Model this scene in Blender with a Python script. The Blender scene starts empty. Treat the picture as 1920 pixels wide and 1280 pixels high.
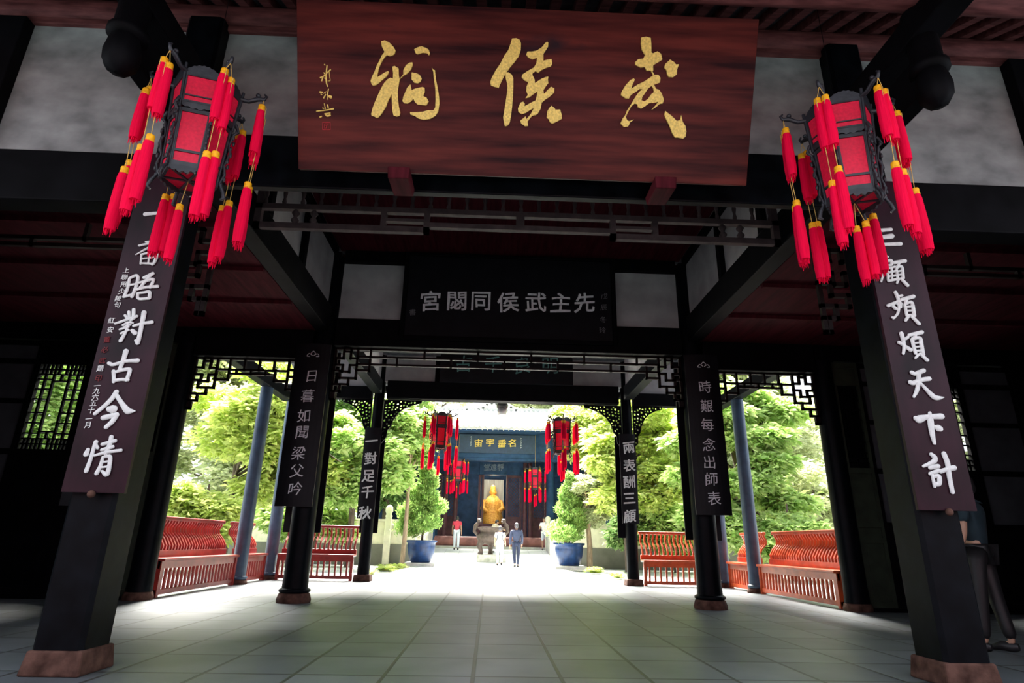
import bpy, math, random
import numpy as np
from math import sin, cos, pi, radians
from mathutils import Vector, Matrix
from mathutils.geometry import tessellate_polygon

S = bpy.context.scene
COL = S.collection
random.seed(7)
RNG = np.random.default_rng(11)

# ---------------------------------------------------------------- camera, sky, sun, exposure
cam_d = bpy.data.cameras.new('camera')
cam_d.sensor_width = 36.0
cam_d.lens = 36.0 * 1112.5 / 1920.0
cam_d.clip_end = 400
cam = bpy.data.objects.new('camera', cam_d)
COL.objects.link(cam)
PITCH, ROLL, YAW = .3269, .0191, .030
_F = Vector((sin(YAW) * cos(PITCH), cos(YAW) * cos(PITCH), sin(PITCH)))
_R = Vector((cos(YAW), -sin(YAW), 0))
_U = _R.cross(_F)
_R2 = _R * cos(ROLL) + _U * sin(ROLL)
_U2 = -_R * sin(ROLL) + _U * cos(ROLL)
_m = Matrix((_R2, _U2, -_F)).transposed().to_4x4()
_m.translation = (-.265, 0, .95)
cam.matrix_world = _m
S.camera = cam

world = bpy.data.worlds.new('overcast_sky')
S.world = world
world.use_nodes = True
wn = world.node_tree
bg = wn.nodes['Background']
wtc = wn.nodes.new('ShaderNodeTexCoord')
wsep = wn.nodes.new('ShaderNodeSeparateXYZ')
wramp = wn.nodes.new('ShaderNodeValToRGB')
wramp.color_ramp.elements[0].position = 0.0
wramp.color_ramp.elements[0].color = (.80, .86, .95, 1)
wramp.color_ramp.elements[1].position = .8
wramp.color_ramp.elements[1].color = (.86, .95, 1.10, 1)
wn.links.new(wtc.outputs['Generated'], wsep.inputs[0])
wn.links.new(wsep.outputs['Z'], wramp.inputs[0])
wn.links.new(wramp.outputs[0], bg.inputs['Color'])
bg.inputs['Strength'].default_value = 1.0

sun_d = bpy.data.lights.new('sun', 'SUN')
sun_d.energy = 28.0
sun_d.angle = radians(40)
sun_d.color = (1.0, .96, .88)
sun = bpy.data.objects.new('sun', sun_d)
COL.objects.link(sun)
sun.rotation_euler = Vector((.10, -.54, -.83)).to_track_quat('-Z', 'Y').to_euler()

S.view_settings.view_transform = 'Standard'
S.view_settings.look = 'None'
S.view_settings.gamma = 1.0
S.view_settings.use_curve_mapping = False
S.view_settings.exposure = 1.25
S.cycles.use_denoising = True
S.cycles.max_bounces = 8
S.cycles.diffuse_bounces = 5
S.cycles.caustics_reflective = False
S.cycles.caustics_refractive = False

# ---------------------------------------------------------------- traced lettering (metres on its own board)
GOLD_POLYGONS=[[[(-1.336,1.112),(-1.303,1.121),(-1.264,1.103),(-1.231,1.073),(-1.211,1.042),(-1.216,1.014),(-1.237,0.996),(-1.263,0.991),(-1.286,1.0),(-1.309,1.029),(-1.328,1.066)]],[[(-1.306,1.023),(-1.283,1.002),(-1.309,0.975),(-1.335,0.93),(-1.353,0.892),(-1.364,0.841),(-1.37,0.809),(-1.341,0.826),(-1.301,0.853),(-1.272,0.865),(-1.265,0.854),(-1.288,0.818),(-1.327,0.785),(-1.373,0.745),(-1.4,0.737),(-1.416,0.747),(-1.426,0.775),(-1.416,0.807),(-1.393,0.852),(-1.374,0.903),(-1.348,0.952),(-1.329,0.993)]],[[(-1.236,0.903),(-1.216,0.91),(-1.182,0.892),(-1.18,0.829),(-1.171,0.804),(-1.181,0.747),(-1.188,0.695),(-1.184,0.632),(-1.177,0.568),(-1.163,0.517),(-1.17,0.491),(-1.196,0.482),(-1.223,0.493),(-1.232,0.528),(-1.237,0.591),(-1.241,0.674),(-1.267,0.622),(-1.293,0.557),(-1.326,0.505),(-1.355,0.468),(-1.372,0.464),(-1.392,0.476),(-1.415,0.479),(-1.42,0.495),(-1.405,0.553),(-1.382,0.611),(-1.347,0.689),(-1.314,0.754),(-1.281,0.793),(-1.252,0.81),(-1.23,0.802),(-1.229,0.846)]],[[(-1.173,0.801),(-1.14,0.843),(-1.14,0.875),(-1.118,0.92),(-1.085,0.943),(-1.062,0.946),(-1.06,0.922),(-1.071,0.89),(-1.104,0.851),(-1.14,0.831)]],[[(-1.047,1.056),(-1.015,1.075),(-0.982,1.083),(-0.942,1.071),(-0.919,1.057),(-0.909,1.026),(-0.918,1.011),(-0.932,1.028),(-0.975,1.03),(-1.02,1.015),(-1.035,1.027)]],[[(-1.067,0.862),(-1.025,0.857),(-0.995,0.843),(-0.978,0.815),(-0.988,0.786),(-1.014,0.771),(-1.044,0.777),(-1.067,0.805)]],[[(-1.077,0.76),(-1.066,0.713),(-1.023,0.73),(-0.971,0.743),(-0.952,0.736),(-0.949,0.705),(-0.963,0.666),(-0.933,0.654),(-0.914,0.623),(-0.935,0.587),(-0.968,0.589),(-1.008,0.591),(-1.035,0.612),(-1.049,0.64),(-1.068,0.617),(-1.101,0.597),(-1.128,0.599),(-1.146,0.617),(-1.138,0.653),(-1.119,0.698),(-1.103,0.734)]],[[(-0.891,0.91),(-0.877,0.892),(-0.864,0.889),(-0.853,0.81),(-0.838,0.747),(-0.824,0.671),(-0.819,0.614),(-0.828,0.543),(-0.851,0.503),(-0.9,0.473),(-0.953,0.464),(-1.0,0.472),(-1.034,0.493),(-1.074,0.505),(-1.077,0.524),(-1.021,0.526),(-0.968,0.531),(-0.921,0.546),(-0.871,0.548),(-0.855,0.574),(-0.853,0.645),(-0.857,0.734),(-0.873,0.822),(-0.877,0.873)]],[[(-0.193,1.181),(-0.158,1.186),(-0.126,1.174),(-0.113,1.144),(-0.113,1.091),(-0.129,1.037),(-0.162,0.989),(-0.202,0.941),(-0.233,0.896),(-0.256,0.858),(-0.276,0.817),(-0.299,0.761),(-0.331,0.768),(-0.366,0.78),(-0.374,0.807),(-0.361,0.847),(-0.328,0.909),(-0.287,0.971),(-0.254,1.039),(-0.224,1.08),(-0.205,1.134)]],[[(-0.243,0.892),(-0.215,0.897),(-0.186,0.878),(-0.171,0.848),(-0.169,0.774),(-0.17,0.686),(-0.174,0.605),(-0.181,0.53),(-0.191,0.468),(-0.211,0.44),(-0.233,0.436),(-0.244,0.473),(-0.251,0.514),(-0.241,0.582),(-0.229,0.671),(-0.221,0.745),(-0.223,0.799),(-0.238,0.846)]],[[(0.115,1.167),(0.127,1.161),(0.126,1.128),(0.101,1.087),(0.088,1.066),(0.09,1.006),(0.125,1.017),(0.163,1.022),(0.169,0.989),(0.158,0.962),(0.113,0.947),(0.072,0.925),(0.048,0.904),(0.023,0.916),(-0.001,0.899),(-0.004,0.885),(0.019,0.842),(0.021,0.815),(0.075,0.851),(0.116,0.87),(0.139,0.874),(0.135,0.847),(0.141,0.82),(0.119,0.792),(0.099,0.758),(0.104,0.724),(0.135,0.759),(0.165,0.789),(0.196,0.778),(0.195,0.741),(0.158,0.706),(0.117,0.677),(0.089,0.652),(0.081,0.601),(0.057,0.556),(0.037,0.542),(0.009,0.537),(-0.015,0.509),(-0.032,0.484),(-0.027,0.447),(-0.052,0.442),(-0.088,0.465),(-0.096,0.489),(-0.072,0.51),(-0.051,0.528),(-0.043,0.504),(-0.006,0.55),(0.02,0.602),(-0.007,0.588),(-0.049,0.559),(-0.087,0.546),(-0.116,0.563),(-0.121,0.593),(-0.101,0.642),(-0.077,0.653),(-0.062,0.636),(-0.065,0.613),(-0.01,0.645),(0.032,0.667),(0.044,0.715),(0.043,0.745),(0.002,0.713),(-0.025,0.692),(-0.057,0.684),(-0.037,0.712),(-0.052,0.745),(-0.05,0.786),(-0.037,0.82),(-0.073,0.835),(-0.098,0.861),(-0.092,0.882),(-0.047,0.914),(0.008,0.946),(0.028,0.984),(0.033,1.03),(-0.009,1.014),(-0.044,1.027),(-0.064,1.053),(-0.053,1.077),(-0.011,1.079),(0.031,1.09),(0.072,1.119),(0.098,1.153)]],[[(0.175,0.627),(0.204,0.609),(0.212,0.596),(0.254,0.598),(0.27,0.554),(0.272,0.52),(0.244,0.502),(0.209,0.483),(0.188,0.474),(0.166,0.488),(0.159,0.509),(0.137,0.525),(0.14,0.576),(0.155,0.604)]],[[(0.946,1.236),(0.988,1.245),(1.031,1.236),(1.038,1.188),(1.043,1.114),(1.059,1.108),(1.097,1.126),(1.129,1.107),(1.144,1.059),(1.11,1.036),(1.065,1.008),(1.069,0.963),(1.06,0.959),(1.081,0.927),(1.117,0.928),(1.138,0.903),(1.136,0.865),(1.102,0.849),(1.082,0.844),(1.104,0.808),(1.132,0.801),(1.158,0.768),(1.179,0.717),(1.171,0.686),(1.144,0.681),(1.11,0.65),(1.072,0.626),(1.113,0.673),(1.131,0.7),(1.092,0.687),(1.052,0.685),(1.015,0.657),(0.98,0.633),(0.952,0.644),(0.943,0.67),(0.919,0.676),(0.893,0.653),(0.864,0.599),(0.846,0.556),(0.86,0.527),(0.88,0.522),(0.919,0.537),(0.888,0.513),(0.871,0.474),(0.835,0.47),(0.802,0.498),(0.819,0.544),(0.838,0.568),(0.855,0.614),(0.888,0.668),(0.923,0.733),(0.953,0.776),(0.981,0.799),(0.959,0.804),(0.921,0.774),(0.883,0.75),(0.865,0.716),(0.834,0.717),(0.793,0.743),(0.796,0.769),(0.831,0.831),(0.868,0.873),(0.899,0.889),(0.909,0.879),(0.89,0.833),(0.879,0.799),(0.933,0.835),(0.994,0.867),(1.04,0.899),(1.071,0.922),(1.048,0.962),(1.013,0.959),(0.991,0.99),(0.956,0.983),(0.908,1.005),(0.903,1.027),(0.929,1.052),(0.975,1.06),(0.989,1.09),(0.959,1.133),(0.946,1.184)],[(1.063,0.832),(1.033,0.809),(1.008,0.77),(0.983,0.732),(0.98,0.705),(1.004,0.696),(1.035,0.719),(1.064,0.761),(1.086,0.781),(1.08,0.811)]],[[(1.214,1.061),(1.251,1.041),(1.268,1.023),(1.295,1.024),(1.282,0.983),(1.281,0.938),(1.247,0.913),(1.212,0.915),(1.196,0.935),(1.189,0.968),(1.166,0.993),(1.174,1.023)]],[[(1.199,0.621),(1.257,0.583),(1.307,0.54),(1.338,0.549),(1.344,0.591),(1.362,0.534),(1.39,0.497),(1.401,0.452),(1.396,0.406),(1.373,0.388),(1.332,0.396),(1.301,0.396),(1.274,0.432),(1.247,0.492),(1.211,0.551),(1.191,0.589)]]]
SIGNATURE=[[(-1.809,0.892,0.011),(-1.817,0.818,0.012),(-1.815,0.749,0.012),(-1.804,0.718,0.009)],[(-1.866,0.789,0.013),(-1.833,0.807,0.01),(-1.801,0.839,0.009),(-1.779,0.86,0.01)],[(-1.856,0.764,0.011),(-1.847,0.79,0.01)],[(-1.79,0.84,0.005),(-1.787,0.803,0.005),(-1.782,0.769,0.005),(-1.801,0.763,0.004)],[(-1.835,0.788,0.006),(-1.825,0.783,0.005),(-1.821,0.799,0.004)],[(-1.836,0.833,0.006),(-1.831,0.822,0.008)],[(-1.83,0.901,0.01),(-1.828,0.897,0.008)],[(-1.87,0.668,0.014),(-1.853,0.666,0.014)],[(-1.862,0.65,0.01),(-1.856,0.646,0.009)],[(-1.797,0.695,0.008),(-1.804,0.655,0.01),(-1.803,0.607,0.006)],[(-1.839,0.62,0.011),(-1.822,0.649,0.009)],[(-1.788,0.634,0.022),(-1.777,0.629,0.025)],[(-1.84,0.658,0.006),(-1.818,0.673,0.006)],[(-1.901,0.503,0.01),(-1.83,0.514,0.01),(-1.756,0.53,0.014)],[(-1.835,0.571,0.006),(-1.825,0.529,0.008)],[(-1.807,0.561,0.011),(-1.802,0.543,0.015)],[(-1.847,0.532,0.01),(-1.838,0.53,0.009)],[(-1.827,0.483,0.014),(-1.783,0.493,0.009)],[(-1.824,0.481,0.014),(-1.811,0.468,0.017),(-1.785,0.474,0.016)],[(-1.871,0.455,0.014),(-1.86,0.461,0.011)]]
SEAL=[[(-1.849,0.409,0.005),(-1.783,0.411,0.005)],[(-1.783,0.411,0.005),(-1.783,0.35,0.005)],[(-1.783,0.35,0.005),(-1.85,0.348,0.006)],[(-1.85,0.348,0.006),(-1.849,0.409,0.005)],[(-1.833,0.398,0.005),(-1.797,0.399,0.005)],[(-1.833,0.398,0.005),(-1.836,0.36,0.005)],[(-1.824,0.385,0.005),(-1.803,0.388,0.005),(-1.8,0.359,0.004)],[(-1.816,0.379,0.004),(-1.822,0.36,0.004)]]
LEFT_COUPLET=[[[(-3.41,3.661,0.034),(-3.339,3.672,0.027),(-3.216,3.681,0.029),(-3.168,3.685,0.033)]],[[(-3.227,3.43,0.02),(-3.283,3.401,0.018),(-3.348,3.387,0.013)],[(-3.395,3.35,0.018),(-3.305,3.376,0.016),(-3.206,3.392,0.023)],[(-3.294,3.455,0.016),(-3.301,3.404,0.018),(-3.296,3.334,0.016)],[(-3.295,3.346,0.016),(-3.345,3.309,0.014),(-3.406,3.261,0.008)],[(-3.274,3.326,0.015),(-3.21,3.31,0.023),(-3.145,3.292,0.018)],[(-3.358,3.259,0.014),(-3.347,3.176,0.015)],[(-3.36,3.266,0.015),(-3.286,3.285,0.018),(-3.228,3.283,0.025),(-3.229,3.222,0.025),(-3.243,3.175,0.019),(-3.268,3.182,0.012)],[(-3.347,3.223,0.012),(-3.233,3.244,0.013)],[(-3.293,3.28,0.012),(-3.284,3.185,0.012)],[(-3.346,3.181,0.014),(-3.244,3.181,0.015)]],[[(-3.41,3.034,0.021),(-3.407,2.946,0.022),(-3.419,2.865,0.023)],[(-3.408,3.038,0.019),(-3.36,3.066,0.023),(-3.34,3.033,0.024),(-3.341,2.948,0.025),(-3.354,2.867,0.023)],[(-3.403,2.972,0.016),(-3.346,2.985,0.016)],[(-3.419,2.865,0.022),(-3.358,2.885,0.019)],[(-3.289,3.046,0.025),(-3.26,3.066,0.024),(-3.227,3.086,0.029)],[(-3.241,3.07,0.023),(-3.275,3.009,0.023),(-3.308,2.945,0.019)],[(-3.325,2.996,0.016),(-3.27,3.017,0.022),(-3.216,3.034,0.026),(-3.208,3.012,0.023),(-3.221,2.959,0.024)],[(-3.335,2.933,0.021),(-3.257,2.958,0.022),(-3.163,2.969,0.027)],[(-3.314,2.897,0.02),(-3.294,2.851,0.02),(-3.209,2.857,0.022)],[(-3.311,2.901,0.019),(-3.26,2.91,0.021),(-3.218,2.915,0.025),(-3.207,2.861,0.024)]],[[(-3.313,2.749,0.026),(-3.301,2.682,0.026)],[(-3.348,2.728,0.022),(-3.333,2.674,0.022)],[(-3.372,2.695,0.019),(-3.348,2.672,0.021)],[(-3.275,2.693,0.02),(-3.316,2.655,0.018)],[(-3.435,2.621,0.017),(-3.349,2.66,0.02),(-3.275,2.693,0.018)],[(-3.371,2.609,0.017),(-3.331,2.635,0.017),(-3.296,2.632,0.017)],[(-3.334,2.624,0.017),(-3.334,2.554,0.019),(-3.359,2.474,0.028)],[(-3.387,2.571,0.015),(-3.322,2.596,0.015)],[(-3.37,2.536,0.016),(-3.316,2.568,0.016)],[(-3.355,2.593,0.013),(-3.311,2.615,0.015)],[(-3.281,2.606,0.02),(-3.218,2.628,0.023),(-3.141,2.643,0.028)],[(-3.223,2.725,0.037),(-3.219,2.631,0.031),(-3.216,2.531,0.031),(-3.218,2.459,0.032)],[(-3.218,2.459,0.032),(-3.238,2.478,0.018)],[(-3.284,2.564,0.027),(-3.258,2.543,0.034)]],[[(-3.296,2.382,0.038),(-3.3,2.307,0.031),(-3.312,2.224,0.025)],[(-3.408,2.277,0.026),(-3.369,2.267,0.026),(-3.28,2.298,0.023),(-3.186,2.307,0.032)],[(-3.356,2.21,0.027),(-3.343,2.166,0.026),(-3.335,2.122,0.021)],[(-3.348,2.201,0.021),(-3.304,2.218,0.024),(-3.241,2.232,0.029),(-3.228,2.211,0.028),(-3.236,2.141,0.026)],[(-3.336,2.132,0.023),(-3.282,2.144,0.024),(-3.228,2.143,0.026)]],[[(-3.295,2.04,0.034),(-3.316,1.988,0.033),(-3.36,1.926,0.029),(-3.42,1.86,0.026)],[(-3.29,2.016,0.028),(-3.227,1.943,0.033),(-3.176,1.891,0.046),(-3.146,1.887,0.032),(-3.117,1.888,0.012)],[(-3.315,1.9,0.045),(-3.296,1.9,0.06),(-3.283,1.901,0.051)],[(-3.347,1.829,0.037),(-3.296,1.843,0.038),(-3.253,1.854,0.039)],[(-3.252,1.851,0.036),(-3.273,1.8,0.034),(-3.308,1.756,0.03)]],[[(-3.36,1.637,0.029),(-3.366,1.569,0.025),(-3.37,1.492,0.025),(-3.38,1.415,0.029)],[(-3.406,1.577,0.024),(-3.412,1.542,0.036)],[(-3.352,1.611,0.02),(-3.337,1.592,0.022)],[(-3.251,1.679,0.028),(-3.251,1.623,0.03),(-3.266,1.548,0.024)],[(-3.305,1.621,0.024),(-3.216,1.65,0.027)],[(-3.298,1.577,0.024),(-3.224,1.603,0.025)],[(-3.346,1.532,0.018),(-3.262,1.559,0.022),(-3.156,1.577,0.024)],[(-3.278,1.519,0.02),(-3.282,1.455,0.024),(-3.297,1.399,0.029)],[(-3.272,1.523,0.018),(-3.229,1.527,0.027),(-3.216,1.47,0.027),(-3.219,1.39,0.031),(-3.26,1.415,0.017)],[(-3.275,1.481,0.015),(-3.227,1.492,0.015)],[(-3.273,1.443,0.015),(-3.221,1.452,0.015)]]]
RIGHT_COUPLET=[[[(3.246,3.751,0.032),(3.378,3.77,0.03)],[(3.249,3.678,0.033),(3.373,3.701,0.044)],[(3.228,3.605,0.026),(3.44,3.622,0.034)]],[[(3.28,3.491,0.018),(3.293,3.484,0.021)],[(3.244,3.428,0.019),(3.317,3.448,0.028),(3.312,3.404,0.023),(3.267,3.398,0.018)],[(3.257,3.41,0.019),(3.235,3.34,0.02),(3.188,3.234,0.014)],[(3.272,3.376,0.02),(3.256,3.249,0.021)],[(3.272,3.363,0.016),(3.342,3.387,0.018)],[(3.269,3.323,0.016),(3.337,3.343,0.018)],[(3.261,3.284,0.017),(3.329,3.299,0.018)],[(3.258,3.243,0.021),(3.331,3.26,0.021)],[(3.31,3.377,0.016),(3.291,3.25,0.016)],[(3.341,3.427,0.028),(3.447,3.448,0.033)],[(3.394,3.424,0.019),(3.356,3.379,0.02)],[(3.352,3.37,0.02),(3.347,3.261,0.021)],[(3.36,3.375,0.017),(3.407,3.389,0.023),(3.398,3.276,0.026)],[(3.361,3.34,0.015),(3.403,3.35,0.015)],[(3.354,3.305,0.015),(3.4,3.312,0.015)],[(3.348,3.265,0.018),(3.396,3.274,0.018)],[(3.349,3.257,0.021),(3.331,3.222,0.015)],[(3.385,3.258,0.025),(3.423,3.206,0.029)]],[[(3.3,3.131,0.029),(3.312,3.067,0.027),(3.3,3.016,0.024)],[(3.317,3.093,0.018),(3.351,3.102,0.022)],[(3.209,3.001,0.028),(3.303,3.042,0.024),(3.342,3.06,0.021)],[(3.254,2.994,0.026),(3.27,2.975,0.029)],[(3.319,3.034,0.022),(3.282,2.932,0.02),(3.232,2.881,0.018)],[(3.332,3.026,0.017),(3.32,2.988,0.018)],[(3.225,2.889,0.019),(3.241,2.885,0.017)],[(3.347,3.064,0.031),(3.454,3.097,0.033)],[(3.392,3.07,0.023),(3.361,3.014,0.021)],[(3.361,3.014,0.023),(3.36,2.91,0.024)],[(3.371,3.023,0.019),(3.429,3.037,0.026),(3.427,2.916,0.029)],[(3.373,2.994,0.016),(3.426,3.0,0.016)],[(3.369,2.956,0.016),(3.426,2.962,0.016)],[(3.361,2.914,0.019),(3.42,2.92,0.019)],[(3.37,2.902,0.024),(3.338,2.864,0.022)],[(3.406,2.903,0.027),(3.452,2.838,0.029)]],[[(3.277,2.739,0.034),(3.281,2.664,0.029),(3.274,2.605,0.024),(3.257,2.557,0.021)],[(3.241,2.657,0.03),(3.263,2.643,0.025)],[(3.327,2.708,0.023),(3.305,2.692,0.022)],[(3.287,2.625,0.023),(3.327,2.594,0.034)],[(3.344,2.728,0.027),(3.461,2.758,0.033)],[(3.402,2.733,0.024),(3.378,2.693,0.024)],[(3.362,2.686,0.028),(3.363,2.621,0.027),(3.367,2.563,0.025)],[(3.369,2.696,0.024),(3.434,2.704,0.028),(3.435,2.643,0.03),(3.435,2.552,0.024)],[(3.373,2.654,0.014),(3.438,2.663,0.015)],[(3.372,2.618,0.015),(3.434,2.628,0.015)],[(3.365,2.582,0.017),(3.432,2.591,0.018)],[(3.39,2.551,0.021),(3.355,2.518,0.016)],[(3.407,2.558,0.022),(3.455,2.505,0.03)]],[[(3.298,2.389,0.03),(3.329,2.378,0.03),(3.404,2.408,0.035)],[(3.36,2.391,0.035),(3.339,2.303,0.031),(3.312,2.234,0.03),(3.273,2.175,0.019)],[(3.268,2.302,0.034),(3.294,2.296,0.035),(3.355,2.322,0.033),(3.438,2.337,0.035)],[(3.356,2.297,0.017),(3.394,2.243,0.028),(3.448,2.179,0.04),(3.495,2.172,0.028),(3.53,2.177,0.006)]],[[(3.253,1.992,0.038),(3.279,1.986,0.059),(3.35,2.005,0.038),(3.474,2.014,0.045)],[(3.381,2.039,0.024),(3.374,1.975,0.046),(3.365,1.869,0.038),(3.367,1.787,0.023)],[(3.398,1.929,0.019),(3.422,1.917,0.051),(3.438,1.91,0.045)]],[[(3.321,1.696,0.028),(3.345,1.668,0.037),(3.325,1.635,0.034),(3.235,1.598,0.02)],[(3.288,1.587,0.029),(3.354,1.601,0.034)],[(3.278,1.539,0.026),(3.356,1.566,0.03)],[(3.294,1.527,0.022),(3.293,1.44,0.022)],[(3.299,1.515,0.022),(3.345,1.522,0.032),(3.337,1.465,0.034),(3.296,1.455,0.029)],[(3.371,1.56,0.032),(3.424,1.577,0.03),(3.486,1.591,0.039)],[(3.428,1.702,0.036),(3.441,1.625,0.037),(3.433,1.53,0.034),(3.431,1.399,0.03)]]]
SMALL_TEXT=[('上',-3.458,3.111),('聯',-3.457,3.048),('用',-3.452,2.981),('少',-3.453,2.915),('陵',-3.465,2.849),('句',-3.459,2.792),('紅',-3.476,2.65),('安',-3.466,2.567),('題',-3.469,2.232),('一',-3.458,2.088),('九',-3.454,2.046),('六',-3.452,1.995),('五',-3.453,1.944),('十',-3.459,1.889),('一',-3.459,1.819),('月',-3.459,1.769)]
RED_TEXT=[('董',-3.473,2.481),('必',-3.471,2.393),('武',-3.47,2.299),('印',-3.465,2.15)]
MID_LEFT=[('日',-3.403,3.607),('暮',-3.431,3.257),('如',-3.45,2.916),('聞',-3.44,2.636),('梁',-3.456,2.291),('父',-3.445,2.005),('吟',-3.432,1.716)]
MID_RIGHT=[('時',3.443,3.604),('艱',3.441,3.261),('每',3.422,2.933),('念',3.419,2.595),('出',3.402,2.298),('師',3.413,2.017),('表',3.429,1.706)]
BACK_LEFT=[('一',-3.374,3.378),('對',-3.359,2.929),('足',-3.372,2.487),('千',-3.361,2.093),('秋',-3.378,1.59)]
BACK_RIGHT=[('兩',3.304,3.357),('表',3.297,2.903),('酬',3.278,2.485),('三',3.259,2.073),('顧',3.253,1.643)]
PALACE=[('宮',-1.46,5.094),('閟',-0.978,5.11),('同',-0.552,5.124),('侯',-0.047,5.12),('武',0.459,5.136),('主',0.918,5.141),('先',1.359,5.156)]
PALACE_SMALL=[('戊',1.727,5.295),('辰',1.71,5.073),('冬',1.692,4.832),('玲',1.676,4.626),('書',-1.771,4.865)]
HALL_SIGN=[('宙',-1.067,6.411),('宇',-0.387,6.458),('垂',0.297,6.413),('名',0.886,6.458)]
HALL_SMALL=[('堂',-0.55,5.319),('遠',-0.148,5.328),('靜',0.289,5.338)]

# ---------------------------------------------------------------- materials
def mat(name, col, rough=.6, var=.25, scale=6.0, bump=0.0, stretch=(1, 1, 1), col2=None, spec=.5, trans=0.0, metal=0.0, coat=0.0):
    m = bpy.data.materials.new(name)
    m.use_nodes = True
    nt = m.node_tree
    p = nt.nodes['Principled BSDF']
    tc = nt.nodes.new('ShaderNodeTexCoord')
    mp = nt.nodes.new('ShaderNodeMapping')
    mp.inputs['Scale'].default_value = stretch
    nz = nt.nodes.new('ShaderNodeTexNoise')
    nz.inputs['Scale'].default_value = scale
    nz.inputs['Detail'].default_value = 6
    rp = nt.nodes.new('ShaderNodeValToRGB')
    a = tuple(c * (1 - var) for c in col)
    b = col2 if col2 else tuple(min(1, c * (1 + var)) for c in col)
    rp.color_ramp.elements[0].position = .32
    rp.color_ramp.elements[1].position = .68
    rp.color_ramp.elements[0].color = (*a, 1)
    rp.color_ramp.elements[1].color = (*b, 1)
    nt.links.new(tc.outputs['Object'], mp.inputs[0])
    nt.links.new(mp.outputs[0], nz.inputs['Vector'])
    nt.links.new(nz.outputs['Fac'], rp.inputs[0])
    nt.links.new(rp.outputs[0], p.inputs['Base Color'])
    p.inputs['Roughness'].default_value = rough
    p.inputs['Metallic'].default_value = metal
    p.inputs['Specular IOR Level'].default_value = spec
    p.inputs['Coat Weight'].default_value = coat
    if bump:
        bp = nt.nodes.new('ShaderNodeBump')
        bp.inputs['Strength'].default_value = bump
        bp.inputs['Distance'].default_value = .02
        nt.links.new(nz.outputs['Fac'], bp.inputs['Height'])
        nt.links.new(bp.outputs[0], p.inputs['Normal'])
    if trans:
        out = nt.nodes['Material Output']
        tl = nt.nodes.new('ShaderNodeBsdfTranslucent')
        mx = nt.nodes.new('ShaderNodeMixShader')
        mx.inputs[0].default_value = trans
        nt.links.new(rp.outputs[0], tl.inputs['Color'])
        nt.links.new(p.outputs[0], mx.inputs[1])
        nt.links.new(tl.outputs[0], mx.inputs[2])
        nt.links.new(mx.outputs[0], out.inputs['Surface'])
    return m

M = {}
M['lacquer'] = mat('black_lacquer', (.0014, .0020, .0030), .42, .5, 5, .12, col2=(.0034, .0046, .0066), spec=.07)
M['black_wood'] = mat('dark_timber', (.0024, .0024, .0032), .6, .5, 4, .2, (1, 1, 1), spec=.06)
M['lattice'] = mat('dark_brown_lattice', (.010, .005, .005), .55, .4, 7, spec=.2)
M['lattice_light'] = mat('weathered_brown_lattice', (.055, .036, .038), .7, .3, 7, spec=.2)
M['blue_sheen'] = mat('black_column_painted_sheen', (.042, .075, .125), .38, .3, 4, .1)  # sky reflection on glossy black columns, painted in as a blue base colour
M['plinth'] = mat('brown_sandstone', (.068, .030, .020), .9, .45, 9, .6, col2=(.125, .064, .047), spec=.2)
M['plaster'] = mat('grey_plaster', (.22, .235, .235), .9, .3, 2.2, .35, (1, 1, 1.5), col2=(.36, .38, .375))
M['plaster_clean'] = mat('pale_plaster', (.34, .325, .33), .9, .12, 2.5, .2, col2=(.42, .405, .41))
M['gold'] = mat('gold_leaf', (.86, .60, .14), .5, .22, 60, .2, spec=.5)
M['white_paint'] = mat('white_paint', (.72, .73, .71), .7, .1, 30)
M['grey_paint'] = mat('grey_white_paint', (.72, .72, .74), .7, .1, 30)
M['teal_paint'] = mat('faded_teal_paint', (.10, .24, .22), .7, .2, 30)
M['red_seal'] = mat('red_seal_ink', (.42, .015, .025), .6, .2, 30)
M['couplet'] = mat('dark_maroon_lacquer', (.013, .0055, .009), .36, .5, 3, .05, (1, 1, .4), col2=(.036, .0095, .018), spec=.16)
M['black_board'] = mat('black_board', (.0045, .0045, .0065), .5, .4, 3, spec=.2)
M['ceiling_red'] = mat('oxblood_ceiling_boards', (.060, .0075, .012), .75, .35, 3, .1, (6, .6, 1), spec=.06)
M['purlin'] = mat('red_brown_timber', (.115, .032, .032), .7, .4, 6, .2, (.6, 3, 3), col2=(.185, .062, .060), spec=.2)
M['roof_under'] = mat('grey_tile_underside', (.06, .065, .075), .9, .5, 8, .4)
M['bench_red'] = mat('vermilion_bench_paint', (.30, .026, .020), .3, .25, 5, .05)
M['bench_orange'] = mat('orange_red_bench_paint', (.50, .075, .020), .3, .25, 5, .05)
M['silk'] = mat('red_silk', (.80, .014, .060), .4, .12, 40, .05, trans=.12, spec=.25)
M['tassel'] = mat('red_tassel_thread', (.97, .003, .055), .8, .12, 90, .3, (1, 1, .05), trans=.10, spec=.08)
M['cap'] = mat('orange_tassel_cap', (.98, .42, .008), .5, .2, 50, spec=.25)
M['cord'] = mat('yellow_cord', (.62, .40, .10), .7, .2, 60)
M['lantern_wood'] = mat('charcoal_lantern_wood', (.018, .020, .026), .42, .4, 14, .2)
M['green_paint'] = mat('dark_green_door_paint', (.022, .030, .018), .5, .4, 5)
M['paper'] = mat('grey_window_paper', (.045, .047, .055), .9, .2, 3)
M['stone'] = mat('pale_grey_stone', (.52, .50, .46), .85, .2, 4, .3)
M['stone_cream'] = mat('cream_stone', (.72, .68, .55), .85, .15, 3, .2)
M['pot'] = mat('cobalt_glaze', (.010, .034, .115), .3, .35, 6, .05, spec=.3)
M['soil'] = mat('brown_soil', (.10, .06, .035), .95, .4, 20, .5)
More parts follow.
